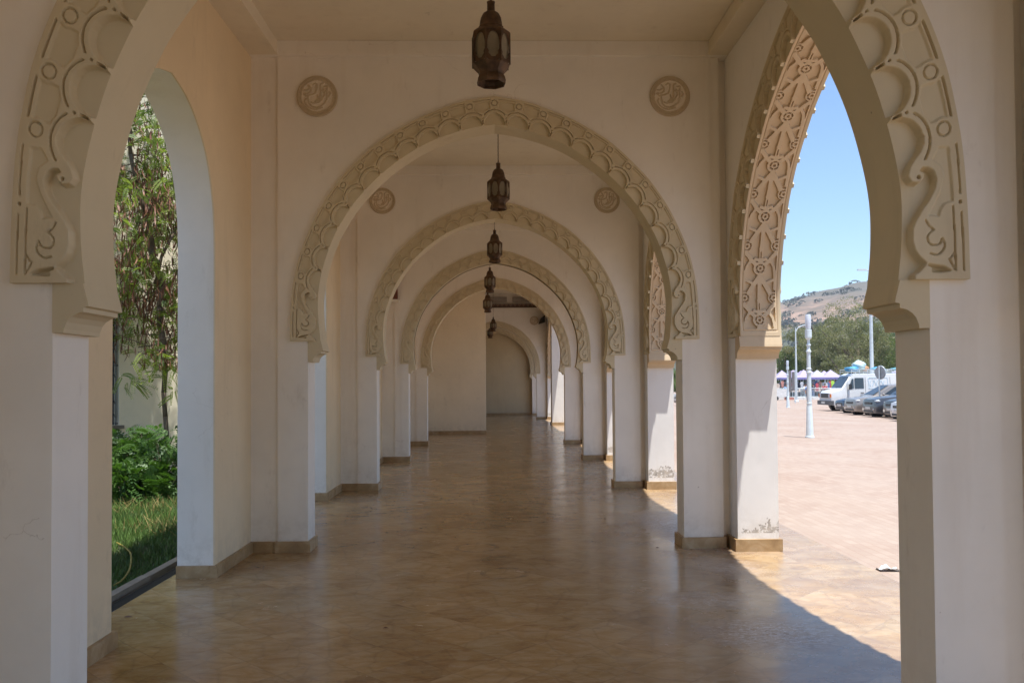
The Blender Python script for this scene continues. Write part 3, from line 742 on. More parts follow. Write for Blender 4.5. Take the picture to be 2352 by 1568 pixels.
# grass blades (nobody could count them)
def blades(name, n, x0, x1, y0, y1, hmin, hmax, mat, lean=.4, keep=None):
    x = rng.uniform(x0, x1, n); y = rng.uniform(y0, y1, n)
    if keep is not None: q = keep(x, y); x = x[q]; y = y[q]
    n = len(x); h = rng.uniform(hmin, hmax, n); a = rng.uniform(0, 2*np.pi, n); wd = rng.uniform(.003, .007, n)
    dx, dy = np.cos(a), np.sin(a); lx = rng.normal(0, lean, n)*h; ly = rng.normal(0, lean, n)*h; z = np.full(n, -.055)
    v = np.stack([np.c_[x-dx*wd, y-dy*wd, z], np.c_[x+dx*wd, y+dy*wd, z], np.c_[x+lx, y+ly, z+h]], 1).reshape(-1, 3)
    return link(name, np_mesh(name, v, np.arange(3*n).reshape(n, 3), mat, False))
tag(blades('grass', 110000, -6.9, -3.0, 4.5, 20, .04, .11, GRASS), kind='stuff', label='short green lawn grass between kerb and shrubs')
tag(blades('tall_grass', 9000, -6.6, -3.6, 8.6, 13.5, .08, .20, GRASS, .3), kind='stuff', label='longer grass tufts in the sun before the shrubs')
tag(blades('dry_grass', 4500, -6.6, -3.4, 7.2, 12.5, .05, .2, DRY, .8, keep=lambda x, y: (np.sin(x*3.1+y*2)+np.sin(y*3.7-x)) > .3), kind='stuff', label='dry straw-coloured patches in the lawn')

# yellow hose on the grass
hp = crom([at(x, y)+Vector((0, 0, .03)) for x, y in ((262, 1352), (280, 1340), (296, 1318), (301, 1295), (299, 1276), (285, 1262), (268, 1252))], 6)
hm = MB(); hm.path([Vector(p) for p in hp], .008, 6)
tag(hm.build('hose', m_simple('yellow_rubber', (.22, .17, .02), .5), smooth=True), 'yellow garden hose curling on the shaded grass', 'hose')

# ---------------------------------------------------------------- foliage builders
def leaf_cards(n, center, radii, size, mat, name, parent, droop=.3, fil=None, seed=1, aspect=.45, clump=0, shell=.0):
    g = np.random.default_rng(seed)
    if clump:
        cc = g.normal(0, 1, (clump, 3)); cc /= np.linalg.norm(cc, axis=1)[:, None]; cc *= g.uniform(.15, 1, (clump, 1))**.5*.85
        cr = g.uniform(.10, .30, clump); k = g.integers(0, clump, n)
        d = g.normal(0, 1, (n, 3)); d /= np.linalg.norm(d, axis=1)[:, None]; p = cc[k]+d*(cr[k]*g.uniform(.3, 1, n)**.4)[:, None]
    else:
        d = g.normal(0, 1, (n, 3)); d /= np.linalg.norm(d, axis=1)[:, None]; p = d*(g.uniform(shell, 1, n)**.45)[:, None]
    p = p*np.array(radii)+np.array(center)
    if fil is not None: p = p[fil(p)]
    n = len(p); s = size*g.uniform(.5, 1.2, n)
    a = g.normal(0, 1, (n, 3)); a[:, 2] -= droop*2; a /= np.linalg.norm(a, axis=1)[:, None]
    b = np.cross(a, g.normal(0, 1, (n, 3))); b /= np.linalg.norm(b, axis=1)[:, None]
    a *= s[:, None]; b *= (s*aspect)[:, None]
    v = np.stack([p-a, p+b*.9-a*.1, p+a, p-b*.9-a*.1], 1).reshape(-1, 3)
    return link(name, np_mesh(name, v, np.arange(4*n).reshape(n, 4), mat, False), parent)

def pinnate(points, dirs, length, mat, name, parent, pairs=9, seed=2, lw=.012, ll=.05):
    """feathery leaves: rachis carries pairs of leaflets"""
    g = np.random.default_rng(seed); P = np.asarray(points); D = np.asarray(dirs); n = len(P)
    V = []
    side = np.cross(D, g.normal(0, 1, (n, 3))); side /= np.linalg.norm(side, axis=1)[:, None]
    L = length*g.uniform(.6, 1.3, n)[:, None]
    for j in range(pairs):
        f = (j+.5)/pairs; base = P+D*L*f+np.array([0, 0, -1])*L*.35*f*f
        for sg in (-1, 1):
            tip = base+(side*sg*.9+D*.35)*ll*(1-.55*abs(f-.4))
            wv = D*lw
            V.append(np.stack([base-wv, (base+tip)/2-wv*1.1, tip, (base+tip)/2+wv*1.1], 1))
    V = np.concatenate(V).reshape(-1, 3)
    return link(name, np_mesh(name, V, np.arange(len(V)).reshape(-1, 4), mat, False), parent)

# mimosa-like tree in the garden
t = empty('tree', (-5.36, 13.6, -.05), label='slender feathery tree with hanging brown seed pods in the left archway', cat='tree')
rt = random.Random(11); tr = MB(); br = MB()
def limb(m, p0, p1, r0, r1, seg=5, wob=.06):
    p = Vector(p0); pts = [p]
    for i in range(1, seg+1):
        f = i/seg; q = Vector(p0).lerp(Vector(p1), f)+Vector((rt.uniform(-wob, wob), rt.uniform(-wob, wob), 0)); pts.append(q)
    for i in range(seg): m.tube(pts[i], pts[i+1], r0+(r1-r0)*i/seg, r0+(r1-r0)*(i+1)/seg, 8)
    return pts
tp = limb(tr, (0, 0, 0), (-.06, .05, 2.3), .035, .045, 6, .03)
tp = limb(tr, (-.06, .05, 2.3), (-.22, 0, 3.9), .055, .05, 5, .05)
tp2 = limb(tr, (-.22, 0, 3.9), (-.75, -.2, 6.9), .045, .02, 6, .07)
limb(tr, (-.18, 0, 3.3), (.35, .1, 5.6), .03, .012, 5, .07)
tr.build('trunk', BARK, t, smooth=True)
ends = []
for i in range(110):
    z = rt.uniform(2.1, 7.6); a = rt.uniform(0, 6.28); l = rt.uniform(.5, 1.35)
    b0 = Vector((-.1-.1*z+.2-rt.uniform(0, .35), 0, z)); b1 = b0+Vector((math.cos(a)*l, math.sin(a)*l, rt.uniform(-.25, .45)))
    limb(br, b0, b1, .009, .002, 3, .05); ends += [b0.lerp(b1, f) for f in (.4, .6, .8, 1.0)]
br.build('branch', BARK, t)
g = np.random.default_rng(5); E = np.array([list(e) for e in ends])
k = g.integers(0, len(E), 2700); P = E[k]+g.normal(0, .15, (2700, 3)); Dv = g.normal(0, 1, (2700, 3)); Dv[:, 2] -= .2; Dv /= np.linalg.norm(Dv, axis=1)[:, None]
q = P[:, 2] > 1.9
pinnate(P[q], Dv[q], .22, LEAF, 'crown', t, 9)
npod = 7000; k = g.integers(0, len(E), npod); P = E[k]+g.normal(0, .15, (npod, 3)); P = P[(P[:, 2] > 2.0) & ((P[:, 2] < 5.2) | (g.uniform(0, 1, npod) < .3))]; n = len(P)
ang = g.uniform(0, 6.28, n); cx, sx_ = np.cos(ang), np.sin(ang); bl = g.uniform(.10, .19, n); V = []
bend = g.uniform(-.05, .07, n); wq = .011
pts_ = []
for f in (0, .33, .66, 1.0):
    off = bend*f*f*2
    c0 = P+np.c_[cx*off, sx_*off, -bl*f]; ww = wq*(1.0 if 0 < f < 1 else .25)
    pts_.append((c0-np.c_[-sx_*ww, cx*ww, 0*ww*cx], c0+np.c_[-sx_*ww, cx*ww, 0*ww*cx]))
V = np.concatenate([np.stack([pts_[i][0], pts_[i][1], pts_[i+1][1], pts_[i+1][0]], 1) for i in range(3)]).reshape(-1, 3)
tag(link('seed_pods', np_mesh('seed_pods', V, np.arange(len(V)).reshape(-1, 4), POD, False), t), kind='stuff')
# low hanging sprays
P = np.array([[.1, -.25, 2.0], [.3, -.3, 1.9], [-.1, -.4, 2.1], [-.4, -.3, 1.75], [-.5, -.2, 1.72], [.2, -.1, 1.55], [-.2, -.3, 1.72]]).repeat(6, 0)+g.normal(0, .07, (42, 3))
Dv = g.normal(0, 1, (42, 3)); Dv[:, 2] -= .4; Dv /= np.linalg.norm(Dv, axis=1)[:, None]
pinnate(P, Dv, .28, LEAF, 'leaf_spray', t, 12, 8)

def shrub(x, y, r, h, seed, lab):
    t = empty('shrub', (x, y, -.05), label=lab, cat='shrub', group='shrubs at the garden wall')
    g = np.random.default_rng(seed); m = MB()
    n = 420; a = g.uniform(0, 6.28, n); rr = np.sqrt(g.uniform(0, 1, n))*r; zz = g.uniform(.08, 1, n)*h*(1-.35*(rr/r)**2)
    P = np.c_[rr*np.cos(a), rr*np.sin(a), zz]; D = np.c_[np.cos(a), np.sin(a), g.uniform(-.3, .9, n)]+g.normal(0, .4, (n, 3)); D /= np.linalg.norm(D, axis=1)[:, None]
    for i in range(16):
        b = g.uniform(0, 6.28); q = g.uniform(.2, .9)*r; m.tube((0, 0, 0), (q*math.cos(b), q*math.sin(b), h*g.uniform(.5, .95)), .007, .003, 5)
    m.build('stem', BARK, t); pinnate(P, D, .22, BUSHLEAF, 'foliage', t, 6, seed, .022, .075)
shrub(-5.75, 13.0, .62, 1.0, 3, 'low green shrub left of the thin tree stem')
shrub(-4.95, 12.6, .6, 1.05, 4, 'bushy green shrub right of the thin tree stem, below the pods')
shrub(-5.3, 11.9, .55, .62, 5, 'low leafy shrub in front of the others at the lawn edge')
shrub(-6.4, 13.4, .6, .95, 6, 'green shrub beneath the grilled window')
shrub(-4.3, 13.2, .6, .9, 9, 'green shrub half hidden by the archway reveal')

# garden building with grilled window; local x runs along the wall, local -y faces the arcade
t = empty('neighbour_building', (-7.0, 14.0, 0), rz=math.atan2(.82, .57), label='cream building behind the garden tree with a grilled window', cat='building')
m = MB(); wx0, wx1, wz0, wz1 = -.62, .74, .92, 3.0
for a, b, c, d in ((-9, wx0, -.3, 9), (wx1, 5.6, -.3, 9), (wx0, wx1, -.3, wz0), (wx0, wx1, wz1, 9)): m.box(a, b, 0, .35, c, d)
m.box(-9, 5.6, .35, 8, 8.6, 9); m.box(5.3, 5.6, .35, 8, -.3, 8.6)
m.build('wall', m_plaster('sunny_plaster', (.88, .80, .62), amt=.1), t)
wn = MB().box(wx0, wx1, .16, .22, wz0, wz1).build('window', m_simple('window_dark', (.05, .06, .08), .2), t)
MB().box(wx0-.06, wx1+.06, -.07, .02, wz0-.06, wz0-.003).build('sill', KERBM, wn)
gm = MB()
for i in range(8):
    x = wx0+.04+i*(wx1-wx0-.08)/7; gm.tube((x, .03, wz0), (x, .03, wz1), .009, n=5)
for z in (wz0+.03, (wz0+wz1)/2, wz1-.03): gm.tube((wx0, .03, z), (wx1, .03, z), .009, n=5)
for i in range(7):
    xc = wx0+.13+i*(wx1-wx0-.08)/7
    for j in range(9):
        zc = wz0+.14+j*.23; gm.path([Vector((xc+.075*math.cos(a_), .03, zc+.09*math.sin(a_))) for a_ in np.linspace(0, 5.2, 9)], .007, 4)
gm.build('grille', IRONG, wn)

# ---------------------------------------------------------------- lanterns
def make_lantern():
    t = empty('hanging_lantern', (0, 0, 0)); rot = R(22.5)
    b = MB(); f_ = 1/math.cos(R(22.5))
    o8 = lambda r, z: (r*f_, z)
    b.lathe([o8(.128, .130), o8(.126, .128), o8(.088, .084), o8(.085, .070), o8(.085, .062)], 8, rot=rot)
    b.lathe([o8(.084, .398), o8(.126, .362), o8(.130, .355), o8(.130, .345), o8(.118, .345)], 8, rot=rot)
    for i in range(8):
        a = rot+i*math.pi/4; r = .1275*f_; b.tube((r*math.cos(a), r*math.sin(a), .128), (r*math.cos(a), r*math.sin(a), .35), .0055, n=5)
    # pierced side plates: rectangle with an ogee opening
    hw = .1275*math.tan(R(22.5))
    og = []
    for q in np.linspace(0, 2*math.pi, 28, endpoint=False):
        c, s_ = math.cos(q), math.sin(q)
        px = .043*(abs(c)**.75)*(1 if c > 0 else -1); pz = .243+.090*(1 if s_ > 0 else -1)*abs(s_)**1.25
        if s_ < -.3: px += 0.0045*math.sin(q*12)
        og.append((px, pz))
    for i in range(8):
        a = i*math.pi/4; n_ = Vector((math.cos(a), math.sin(a), 0)); tv = Vector((-math.sin(a), math.cos(a), 0)); vs, fs = [], []
        for (px, pz) in og:
            dx, dz = px, pz-.24; k = min(hw/max(abs(dx), 1e-6), .11/max(abs(dz), 1e-6))
            for (ux, uz, off) in ((px, pz, .127), (dx*k, .24+dz*k, .127)): p = n_*off+tv*ux; vs.append((p.x, p.y, uz))
        N = len(og); fs = [(2*j, 2*((j+1) % N), 2*((j+1) % N)+1, 2*j+1) for j in range(N)]; b.add(vs, fs)
    b.build('body', IRON, t, angle=R(30))
    d = MB(); d.lathe([(.090, .398), (.090, .408), (.083, .415), (.080, .44), (.073, .475), (.058, .505), (.036, .520), (.028, .524), (.027, .585), (.030, .587), (.030, .592), (.02, .592)], 16)
    d.build('dome', IRON, t, angle=R(40))
    s = MB(); s.lathe([o8(.085, .063), o8(.092, .050), o8(.099, .022), o8(.096, .0), o8(.090, .002), o8(.090, .02), o8(.08, .05)], 8, rot=rot)
    for i in range(40): a = i*2*math.pi/40; s.box(.094*math.cos(a)-.002, .094*math.cos(a)+.002, .094*math.sin(a)-.002, .094*math.sin(a)+.002, .02, .045)
    s.build('skirt', IRON, t)
    for i in range(8):
        a = i*math.pi/4; n_ = Vector((math.cos(a), math.sin(a), 0)); tv = Vector((-math.sin(a), math.cos(a), 0)); gl = MB(); w_ = hw*.96
        P = [n_*.119+tv*-w_, n_*.119+tv*w_]
        gl.add([(P[0].x, P[0].y, .135), (P[1].x, P[1].y, .135), (P[1].x, P[1].y, .345), (P[0].x, P[0].y, .345)], [(0, 1, 2, 3)]); gl.build('glass_pane', FROST, t)
    m = MB(); z = .60
    for k in range(60):
        if z > 1.19: break
        ax = k % 2; pts = []
        for q in range(9):
            a = q*math.pi/4; u = .008*math.cos(a); v = .017*math.sin(a); pts.append(Vector((u, 0, z+v) if ax else (0, u, z+v)))
        m.path(pts, .0028, 4); z += .028
    m.path([Vector((.02, 0, .59)), Vector((.012, 0, .625)), Vector((0, 0, .635)), Vector((-.012, 0, .625)), Vector((-.02, 0, .59))], .004, 5)
    m.build('chain', IRON, t)
    return t
lan = make_lantern()
L = [(-.02, 5.87, 2.13, 'nearest and largest rusty lantern, hanging in front of the widest arch'), (.045, 10.47, 2.20, 'second rusty lantern, on a long chain inside the widest arch'), (-.01, 15.07, 2.20, 'third rusty lantern, under the crown of the second full arch'),
     (-.13, 19.67, 2.16, 'fourth rusty lantern, under the third full arch'), (-.23, 24.27, 2.08, 'fifth small rusty lantern, just above the edge of the cream end wall'), (-.10, 34.6, 2.17, 'dark lantern on a thin chain in the dim hall'), (-.26, 39.6, 2.16, 'smallest dark lantern, lowest of all, in the dim hall')]
for i, (x, y, h, lab) in enumerate(L):
    o = lan if i == 0 else copy_tree(lan)
    o.location = (x, y, EYE+h); o.rotation_euler = (0, 0, R(-90+[7, 24, 10, 0, 12, 5, 20][i])); tag(o, lab, 'lantern', 'metal lanterns hanging along the arcade')
    if h+1.2 != 0:   # chain reaches the ceiling
        ch = [c for c in o.children if c.name.startswith('chain')][0]
        top = (5.6 if y == 34.6 else 4.92)-(EYE+h)
        if abs(top-1.19) > .02:
            k = (top-.6)/.6; ch.scale = (1, 1, k); ch.location = (0, 0, .6-.6*k)

# paper and leaf litter
p = at(2023, 1313)
m = MB(); vs = []
for i in range(7):
    for j in range(5): vs.append((i*.028, j*.026, .012+.012*math.sin(i*1.7+j)+.008*math.cos(j*2.2)+(.02 if i in (2, 3) else 0)))
m.add(vs, [(i*5+j, (i+1)*5+j, (i+1)*5+j+1, i*5+j+1) for i in range(6) for j in range(4)])
tag(m.build('paper_scrap', m_simple('paper', (.75, .78, .80), .8), loc=p, fix=False), 'crumpled white paper scrap lying on the sunlit paving', 'paper')
for i, (px, py, s) in enumerate(((959, 1156, .03), (1505, 1263, .02), (283, 1424, .03), (878, 1450, .02), (1022, 1000, .03), (1098, 996, .04), (1420, 1048, .03), (1385, 1196, .02))):
    p = at(px, py); lf = MB(); lf.add([(0, 0, .004), (s, s*.3, .012), (s*2.2, 0, .004), (s, -s*.35, .006)], [(0, 1, 2, 3)])
    tag(lf.build('dead_leaf', POD, loc=(p.x, p.y, 0), fix=False), 'tiny dark dead leaf on the polished floor', 'leaf', 'dead leaves scattered on the floor')

# ---------------------------------------------------------------- street furniture
def lamp_post(px, py, hgt, lab):
    p = at(px, py); t = empty('lamp_post', p, label=lab, cat='lamp post', group='white fluted lamp posts on the plaza'); k = hgt/3.75
    m = MB()
    prof = [(.175, 0), (.175, .04), (.15, .05), (.14, .10), (.105, .95), (.09, 1.0), (.10, 1.02), (.10, 1.06), (.08, 1.08)]
    m.lathe([(r*.78, z*k) for r, z in prof], 12); m.build('base', POLEW, t, angle=R(35))
    for i in range(4):
        a = i*math.pi/2+.5; fm = MB(); 
    m = MB(); m.lathe([(r*.76, z*k) for r, z in [(.090, 1.08), (.085, 1.95), (.11, 1.97), (.11, 2.0), (.082, 2.02), (.082, 2.05), (.10, 2.07), (.10, 2.10), (.078, 2.12), (.072, 2.58), (.10, 2.60), (.10, 2.64), (.07, 2.66), (.06, 2.78), (.09, 2.80), (.09, 2.83), (.055, 2.85), (.055, 2.98), (.12, 3.02), (.12, 3.05)]], 12)
    m.build('pole', POLEW, t, angle=R(35))
    hd = MB(); hd.lathe([(.10, 3.05*k), (.10, 3.28*k), (.0, 3.28*k)][:2], 12)
    for i in range(6): hd.lathe([(.06, (3.07+i*.04)*k), (.09, (3.08+i*.04)*k), (.06, (3.095+i*.04)*k)], 12)
    h_ = hd.build('lantern_head', POLEW, t, angle=R(35))
    gl = MB(); gl.lathe([(.075, 3.31*k), (.085, 3.45*k), (.085, 3.68*k), (.07, 3.75*k)], 12); gl.build('glass_cylinder', m_simple('milky_glass', (.62, .66, .72), .25), t, angle=R(35))
    return t
lamp_post(1860, 1005, 3.72, 'tall white lamp post with louvred glass head standing nearest on the plaza')
lamp_post(1810, 936, 3.3, 'smaller white lamp post farther off, left of the near one')

def sign_post(px, py, pw, H, disc=True, lab=''):
    p = at(px, py); t = empty('sign_post', p, rz=R(20), label=lab, cat='road sign', group='road signs seen from behind')
    m = MB(); m.tube((0, 0, -.02), (0, 0, H), .04, n=10); m.lathe([(.16, -.01), (.15, .03), (.05, .05)], 12); m.build('pole', PALE, t, angle=R(40))
    if disc:
        f = MB(); f.tube((.045, 0, H-.36), (.085, 0, H-.36), .345, n=28); f.build('sign_plate', m_simple('sign_back', (.33, .34, .35), .5, metal=.3), t, angle=R(40))
        r_ = MB(); vs = []
        for q in np.linspace(0, 2*math.pi, 25): vs.append(Vector((.09, .345*math.cos(q), H-.36+.345*math.sin(q))))
        r_.path(vs, .018, 5); r_.build('sign_rim', PALE, t)
    else:
        f = MB(); f.box(.045, .065, -.42, .42, H-.95, H-.12); f.build('sign_plate', m_simple('sign_back_pale', (.52, .54, .55), .5, metal=.2), t)
    return t
sign_post(2021, 955, 17, 2.62, True, 'round traffic sign seen from behind on a thin pole beside the parked cars')
sign_post(1877, 909, 17, 2.7, False, 'rectangular pale sign on a pole in front of the market tents')
c = MB(); p = at(2021, 957)
pts = crom([(0, 0, .05), (.25, -.1, .02), (.55, -.2, .02), (.85, -.05, .2), (.8, .2, .5), (.5, .3, .42)], 5) if False else None
c.path([p+Vector(q) for q in ((-.35, -.25, .03), (0, -.2, .03), (.35, -.3, .04), (.7, -.25, .12), (.82, -.1, .32), (.72, .05, .5), (.5, .12, .48))], .022, 6)
tag(c.build('cable', m_simple('dusty_cable', (.40, .33, .27), .8), smooth=True), 'bent metal cable curling at the foot of the round sign pole', 'cable')
# perforated notice board on two posts
p = at_y(1818, 905, 72); p.z = ground_z(p.x)
t = empty('notice_board', p, label='dark narrow board on two posts beside the smaller lamp post', cat='board')
m = MB(); m.tube((-.32, 0, 0), (-.32, 0, 2.9), .04); m.tube((.32, 0, 0), (.32, 0, 2.9), .04); m.build('post', PALE, t)
m = MB(); m.box(-.28, .0, -.03, .03, 1.0, 2.85); m.box(.05, .28, -.03, .03, 1.1, 2.75); m.build('panel', m_simple('board_grey', (.16, .15, .15), .7), t)

def street_light(px, Y, H, arms, lab, base_r=.12):
    p = at_y(px, 880, Y); p.z = ground_z(p.x)
    t = empty('street_light', p, label=lab, cat='street light', group='tall street lights beyond the plaza')
    m = MB(); m.lathe([(.22, 0), (.22, .1), (base_r, .2), (base_r*.8, H*.5), (base_r*.45, H)], 12); m.build('pole', PALE, t, angle=R(40))
    for (dx, dz, l) in arms:
        a = MB(); pts = [Vector((0, 0, H-.4)), Vector((dx*.3, 0, H-.05+dz*.3)), Vector((dx, 0, H+dz))]; a.path(pts, .045, 8); am = a.build('arm', PALE, t)
        h_ = MB(); sx = 1 if dx > 0 else -1; h_.box(min(dx, dx+sx*.7), max(dx, dx+sx*.7), -.12, .12, H+dz-.05, H+dz+.06); h_.build('lamp_head', PALE, am)
street_light(2003, 68, 11.1, ((-.35, .05, 0), (.5, .18, 0)), 'tall twin-armed street light rising above the hill behind the van', .17)
street_light(1829, 78, 7.0, ((.75, .25, 0),), 'single-armed street light left of the white lamp post', .11)

# ---------------------------------------------------------------- vehicles; local +x = nose, y across, z up
def loft(st, mat, name, parent, ring):
    m = MB(); n = None
    for s_ in st:
        r = ring(*s_); n = len(r); m.v += [tuple(q) for q in r]
    for i in range(len(st)-1):
        for j in range(n): m.f.append((i*n+j, i*n+(j+1) % n, (i+1)*n+(j+1) % n, (i+1)*n+j))
    m.f.append(tuple(range(n))); m.f.append(tuple(range((len(st)-1)*n, len(st)*n)))
    return m.build(name, mat, parent, angle=R(38))
def wheels(t, xs, hw, r, w_=.19, spokes=5):
    for x in xs:
        for sg in (-1, 1):
            y0 = sg*(hw-w_); y1 = sg*hw
            ty = MB(); ty.tube((x, y0, r), (x, y1, r), r, n=26); e = ty.build('wheel', DARK, t, angle=R(40))
            rm = MB(); rm.tube((x, y1+sg*.002, r), (x, y1+sg*.012, r), r*.62, n=22)
            for k in range(spokes):
                a = k*2*math.pi/spokes; rm.tube((x, y1+sg*.022, r), (x+math.cos(a)*r*.6, y1+sg*.014, r+math.sin(a)*r*.6), .035, .03, 5)
            rm.build('rim', CHROME, e, angle=R(40))
def car(px, Y, lab, paint, k, style='mpv', head=0.0):
    """k: (length, height, hood height, nose overhang, windshield base x, roof front x, roof rear x, tail z)"""
    Ln, H, hb, wbx, rfx, rrx, W = k
    p = at_y(px, 940, Y); x0 = p.x; p = Vector((x0, Y, ground_z(x0+2)))
    t = empty('parked_car', p, rz=R(180)+head, label=lab, cat='car', group='cars parked in a row facing the arcade')
    hw = W/2
    # stations measured back from the nose (x = -d)
    def ring(d, zb, zs, zt, wb, ws, wt):
        x = -d
        return [(x, -wb*hw, zb), (x, -ws*hw, zs*.62+zb*.38), (x, -ws*hw, zs), (x, -wt*hw, zt), (x, -wt*hw*.55, zt+.035), (x, wt*hw*.55, zt+.035), (x, wt*hw, zt), (x, ws*hw, zs), (x, ws*hw, zs*.62+zb*.38), (x, wb*hw, zb)]
    st = [(0, .30, .50, .58, .62, .70, .60), (.06, .22, .60, hb-.14, .80, .86, .74), (.35, .20, .66, hb-.05, .90, .96, .80), (.8, .20, .74, hb, .93, 1.0, .84), (wbx, .20, .84, hb+.05, .93, 1.0, .86)]
    st += [(wbx+.2, .20, .90, hb+.12, .93, 1.0, .86), (rrx+.6 if rrx+.6 < Ln-.2 else Ln-.25, .22, .95, hb+.12, .93, 1.0, .86), (Ln-.08, .28, .85, hb+.05, .84, .92, .82), (Ln, .34, .7, .84, .75, .82, .7)]
    loft(st, paint, 'body', t, ring)
    bel = hb+.06
    def rc(d, zt, wt): x = -d; return [(x, -.90*hw, bel-.14), (x, -wt*hw, zt-.07), (x, -wt*hw*.7, zt), (x, wt*hw*.7, zt), (x, wt*hw, zt-.07), (x, .90*hw, bel-.14)]
    cb = [(wbx, bel+.0, .86), (rfx, H-.05, .66), (rfx+.45, H, .68), ((rfx+rrx)/2+.3, H, .68), (rrx, H-.05, .66), (min(rrx+.55, Ln-.05), bel+.06, .84)]
    cab = loft(cb, paint, 'cabin', t, rc)
    # glazing sits 6 mm proud of the cabin skin
    def side_pt(d, f, sg):   # f 0 bottom .. 1 top along the side wall at station d
        ds = [c_[0] for c_ in cb]; zt = np.interp(d, ds, [c_[1] for c_ in cb]); wt = np.interp(d, ds, [c_[2] for c_ in cb])
        zb = bel-.14; z = zb+(zt-.07-zb)*f; y = .90*hw+(wt-.90)*hw*f
        return (-d, sg*(y+.008), z)
    wf = wbx+.30; d1 = rfx+.12; dm = (rfx+rrx)/2+.15; d2 = rrx-.05
    for sg in (-1, 1):
        g1 = MB(); g1.add([side_pt(wf+.12, .36, sg), side_pt(dm-.05, .36, sg), side_pt(dm-.08, .93, sg), side_pt(d1+.12, .93, sg)], [(0, 1, 2, 3)])
        g1.add([side_pt(dm+.03, .36, sg), side_pt(d2+.25, .36, sg), side_pt(d2, .93, sg), side_pt(dm, .93, sg)], [(0, 1, 2, 3)]); g1.build('side_window', GLASS, t, fix=False)
        mi = MB(); mi.blob((-(wf+.15), sg*(hw+.09), bel+.08), .10, 1, 0, (.8, 1, .7)); mi.build('door_mirror', paint, t, smooth=True)
        hl = MB(); hl.blob((-.19, sg*hw*.70, hb-.19), .18, 2, 0, (.85, .9, .42)); hl.build('headlight', LENS, t, smooth=True)
        fg = MB(); fg.tube((-.06, sg*hw*.62, .40), (.015, sg*hw*.60, .40), .07, n=12); fg.build('fog_light', CHROME, t)
        dl = MB(); 
        for a_, b_ in (((-(wf+.25), sg*(hw+.003), .35), (-(wf+.3), sg*(hw*.97+.004), .92)), ((-dm, sg*(hw+.003), .35), (-dm, sg*(hw*.97+.004), .92))): dl.tube(a_, b_, .006, n=4)
        dl.build('door_seam', BLACKP, t)
    wsd = MB(); A0, A1 = wbx+.10, rfx-.02
    def top_pt(d, y):
        ds = [c_[0] for c_ in cb]; zt = np.interp(d, ds, [c_[1] for c_ in cb]); return (-d+.012, y*hw, zt+.014)
    wsd.add([top_pt(A0, -.66), top_pt(A0, .66), top_pt(A1, .48), top_pt(A1, -.48)], [(0, 1, 2, 3)]); wsd.build('windscreen', GLASS, t, fix=False)
    gr = MB(); gr.box(-.04, .012, -hw*.42, hw*.42, hb-.36, hb-.25); gr.box(-.05, .012, -hw*.55, hw*.55, .26, .36); gr.build('grille', BLACKP, t)
    pl = MB(); pl.box(0, .025, -.26, .26, .42, .53); pl.build('number_plate', PLATE, t)
    ar = MB()
    r = .32
    for x in (-.82, -(Ln-.85)):
        for sg in (-1, 1): ar.tube((x, sg*(hw-.22), r+.02), (x, sg*(hw+.006), r+.02), r+.06, n=24)
    ar.build('wheel_arch', BLACKP, t)
    wheels(t, (-.82, -(Ln-.85)), hw+.012, r)
    return t
NAVY = m_paint('navy_paint', (.02, .03, .06)); GREY = m_paint('grey_brown_paint', (.30, .27, .24)); CHAR = m_paint('charcoal_paint', (.075, .08, .09)); DGREEN = m_paint('dark_paint', (.05, .045, .045)); WHT = m_paint('white_car_paint', (.72, .73, .74), 0, .3); RED = m_paint('dark_red_paint', (.2, .02, .03))
car(1928, 47.4, 'dark blue saloon nosed in between the white van and the grey people carrier', NAVY, (4.5, 1.38, .86, 1.45, 2.15, 3.1, 1.76))
car(1951, 44.4, 'grey-brown people carrier with long sloping windscreen beside the dark blue saloon', GREY, (4.5, 1.66, .98, .95, 1.95, 3.7, 1.82))
car(1994, 41.6, 'charcoal car with flared arches and silver wheels behind the round sign', CHAR, (4.5, 1.60, 1.02, 1.35, 2.05, 3.5, 1.84))
car(2043, 39.2, 'dark brown car partly hidden behind the right pillar', DGREEN, (4.4, 1.55, .98, 1.3, 2.0, 3.4, 1.80))
car(2060, 36.6, 'white car with square grille cut off by the right pillar', WHT, (4.2, 1.50, .96, 1.25, 1.95, 3.3, 1.72))
car(1552, 62, 'dark red car seen in the narrow gap beyond the second street arch', RED, (4.2, 1.46, .92, 1.2, 1.9, 3.2, 1.7))

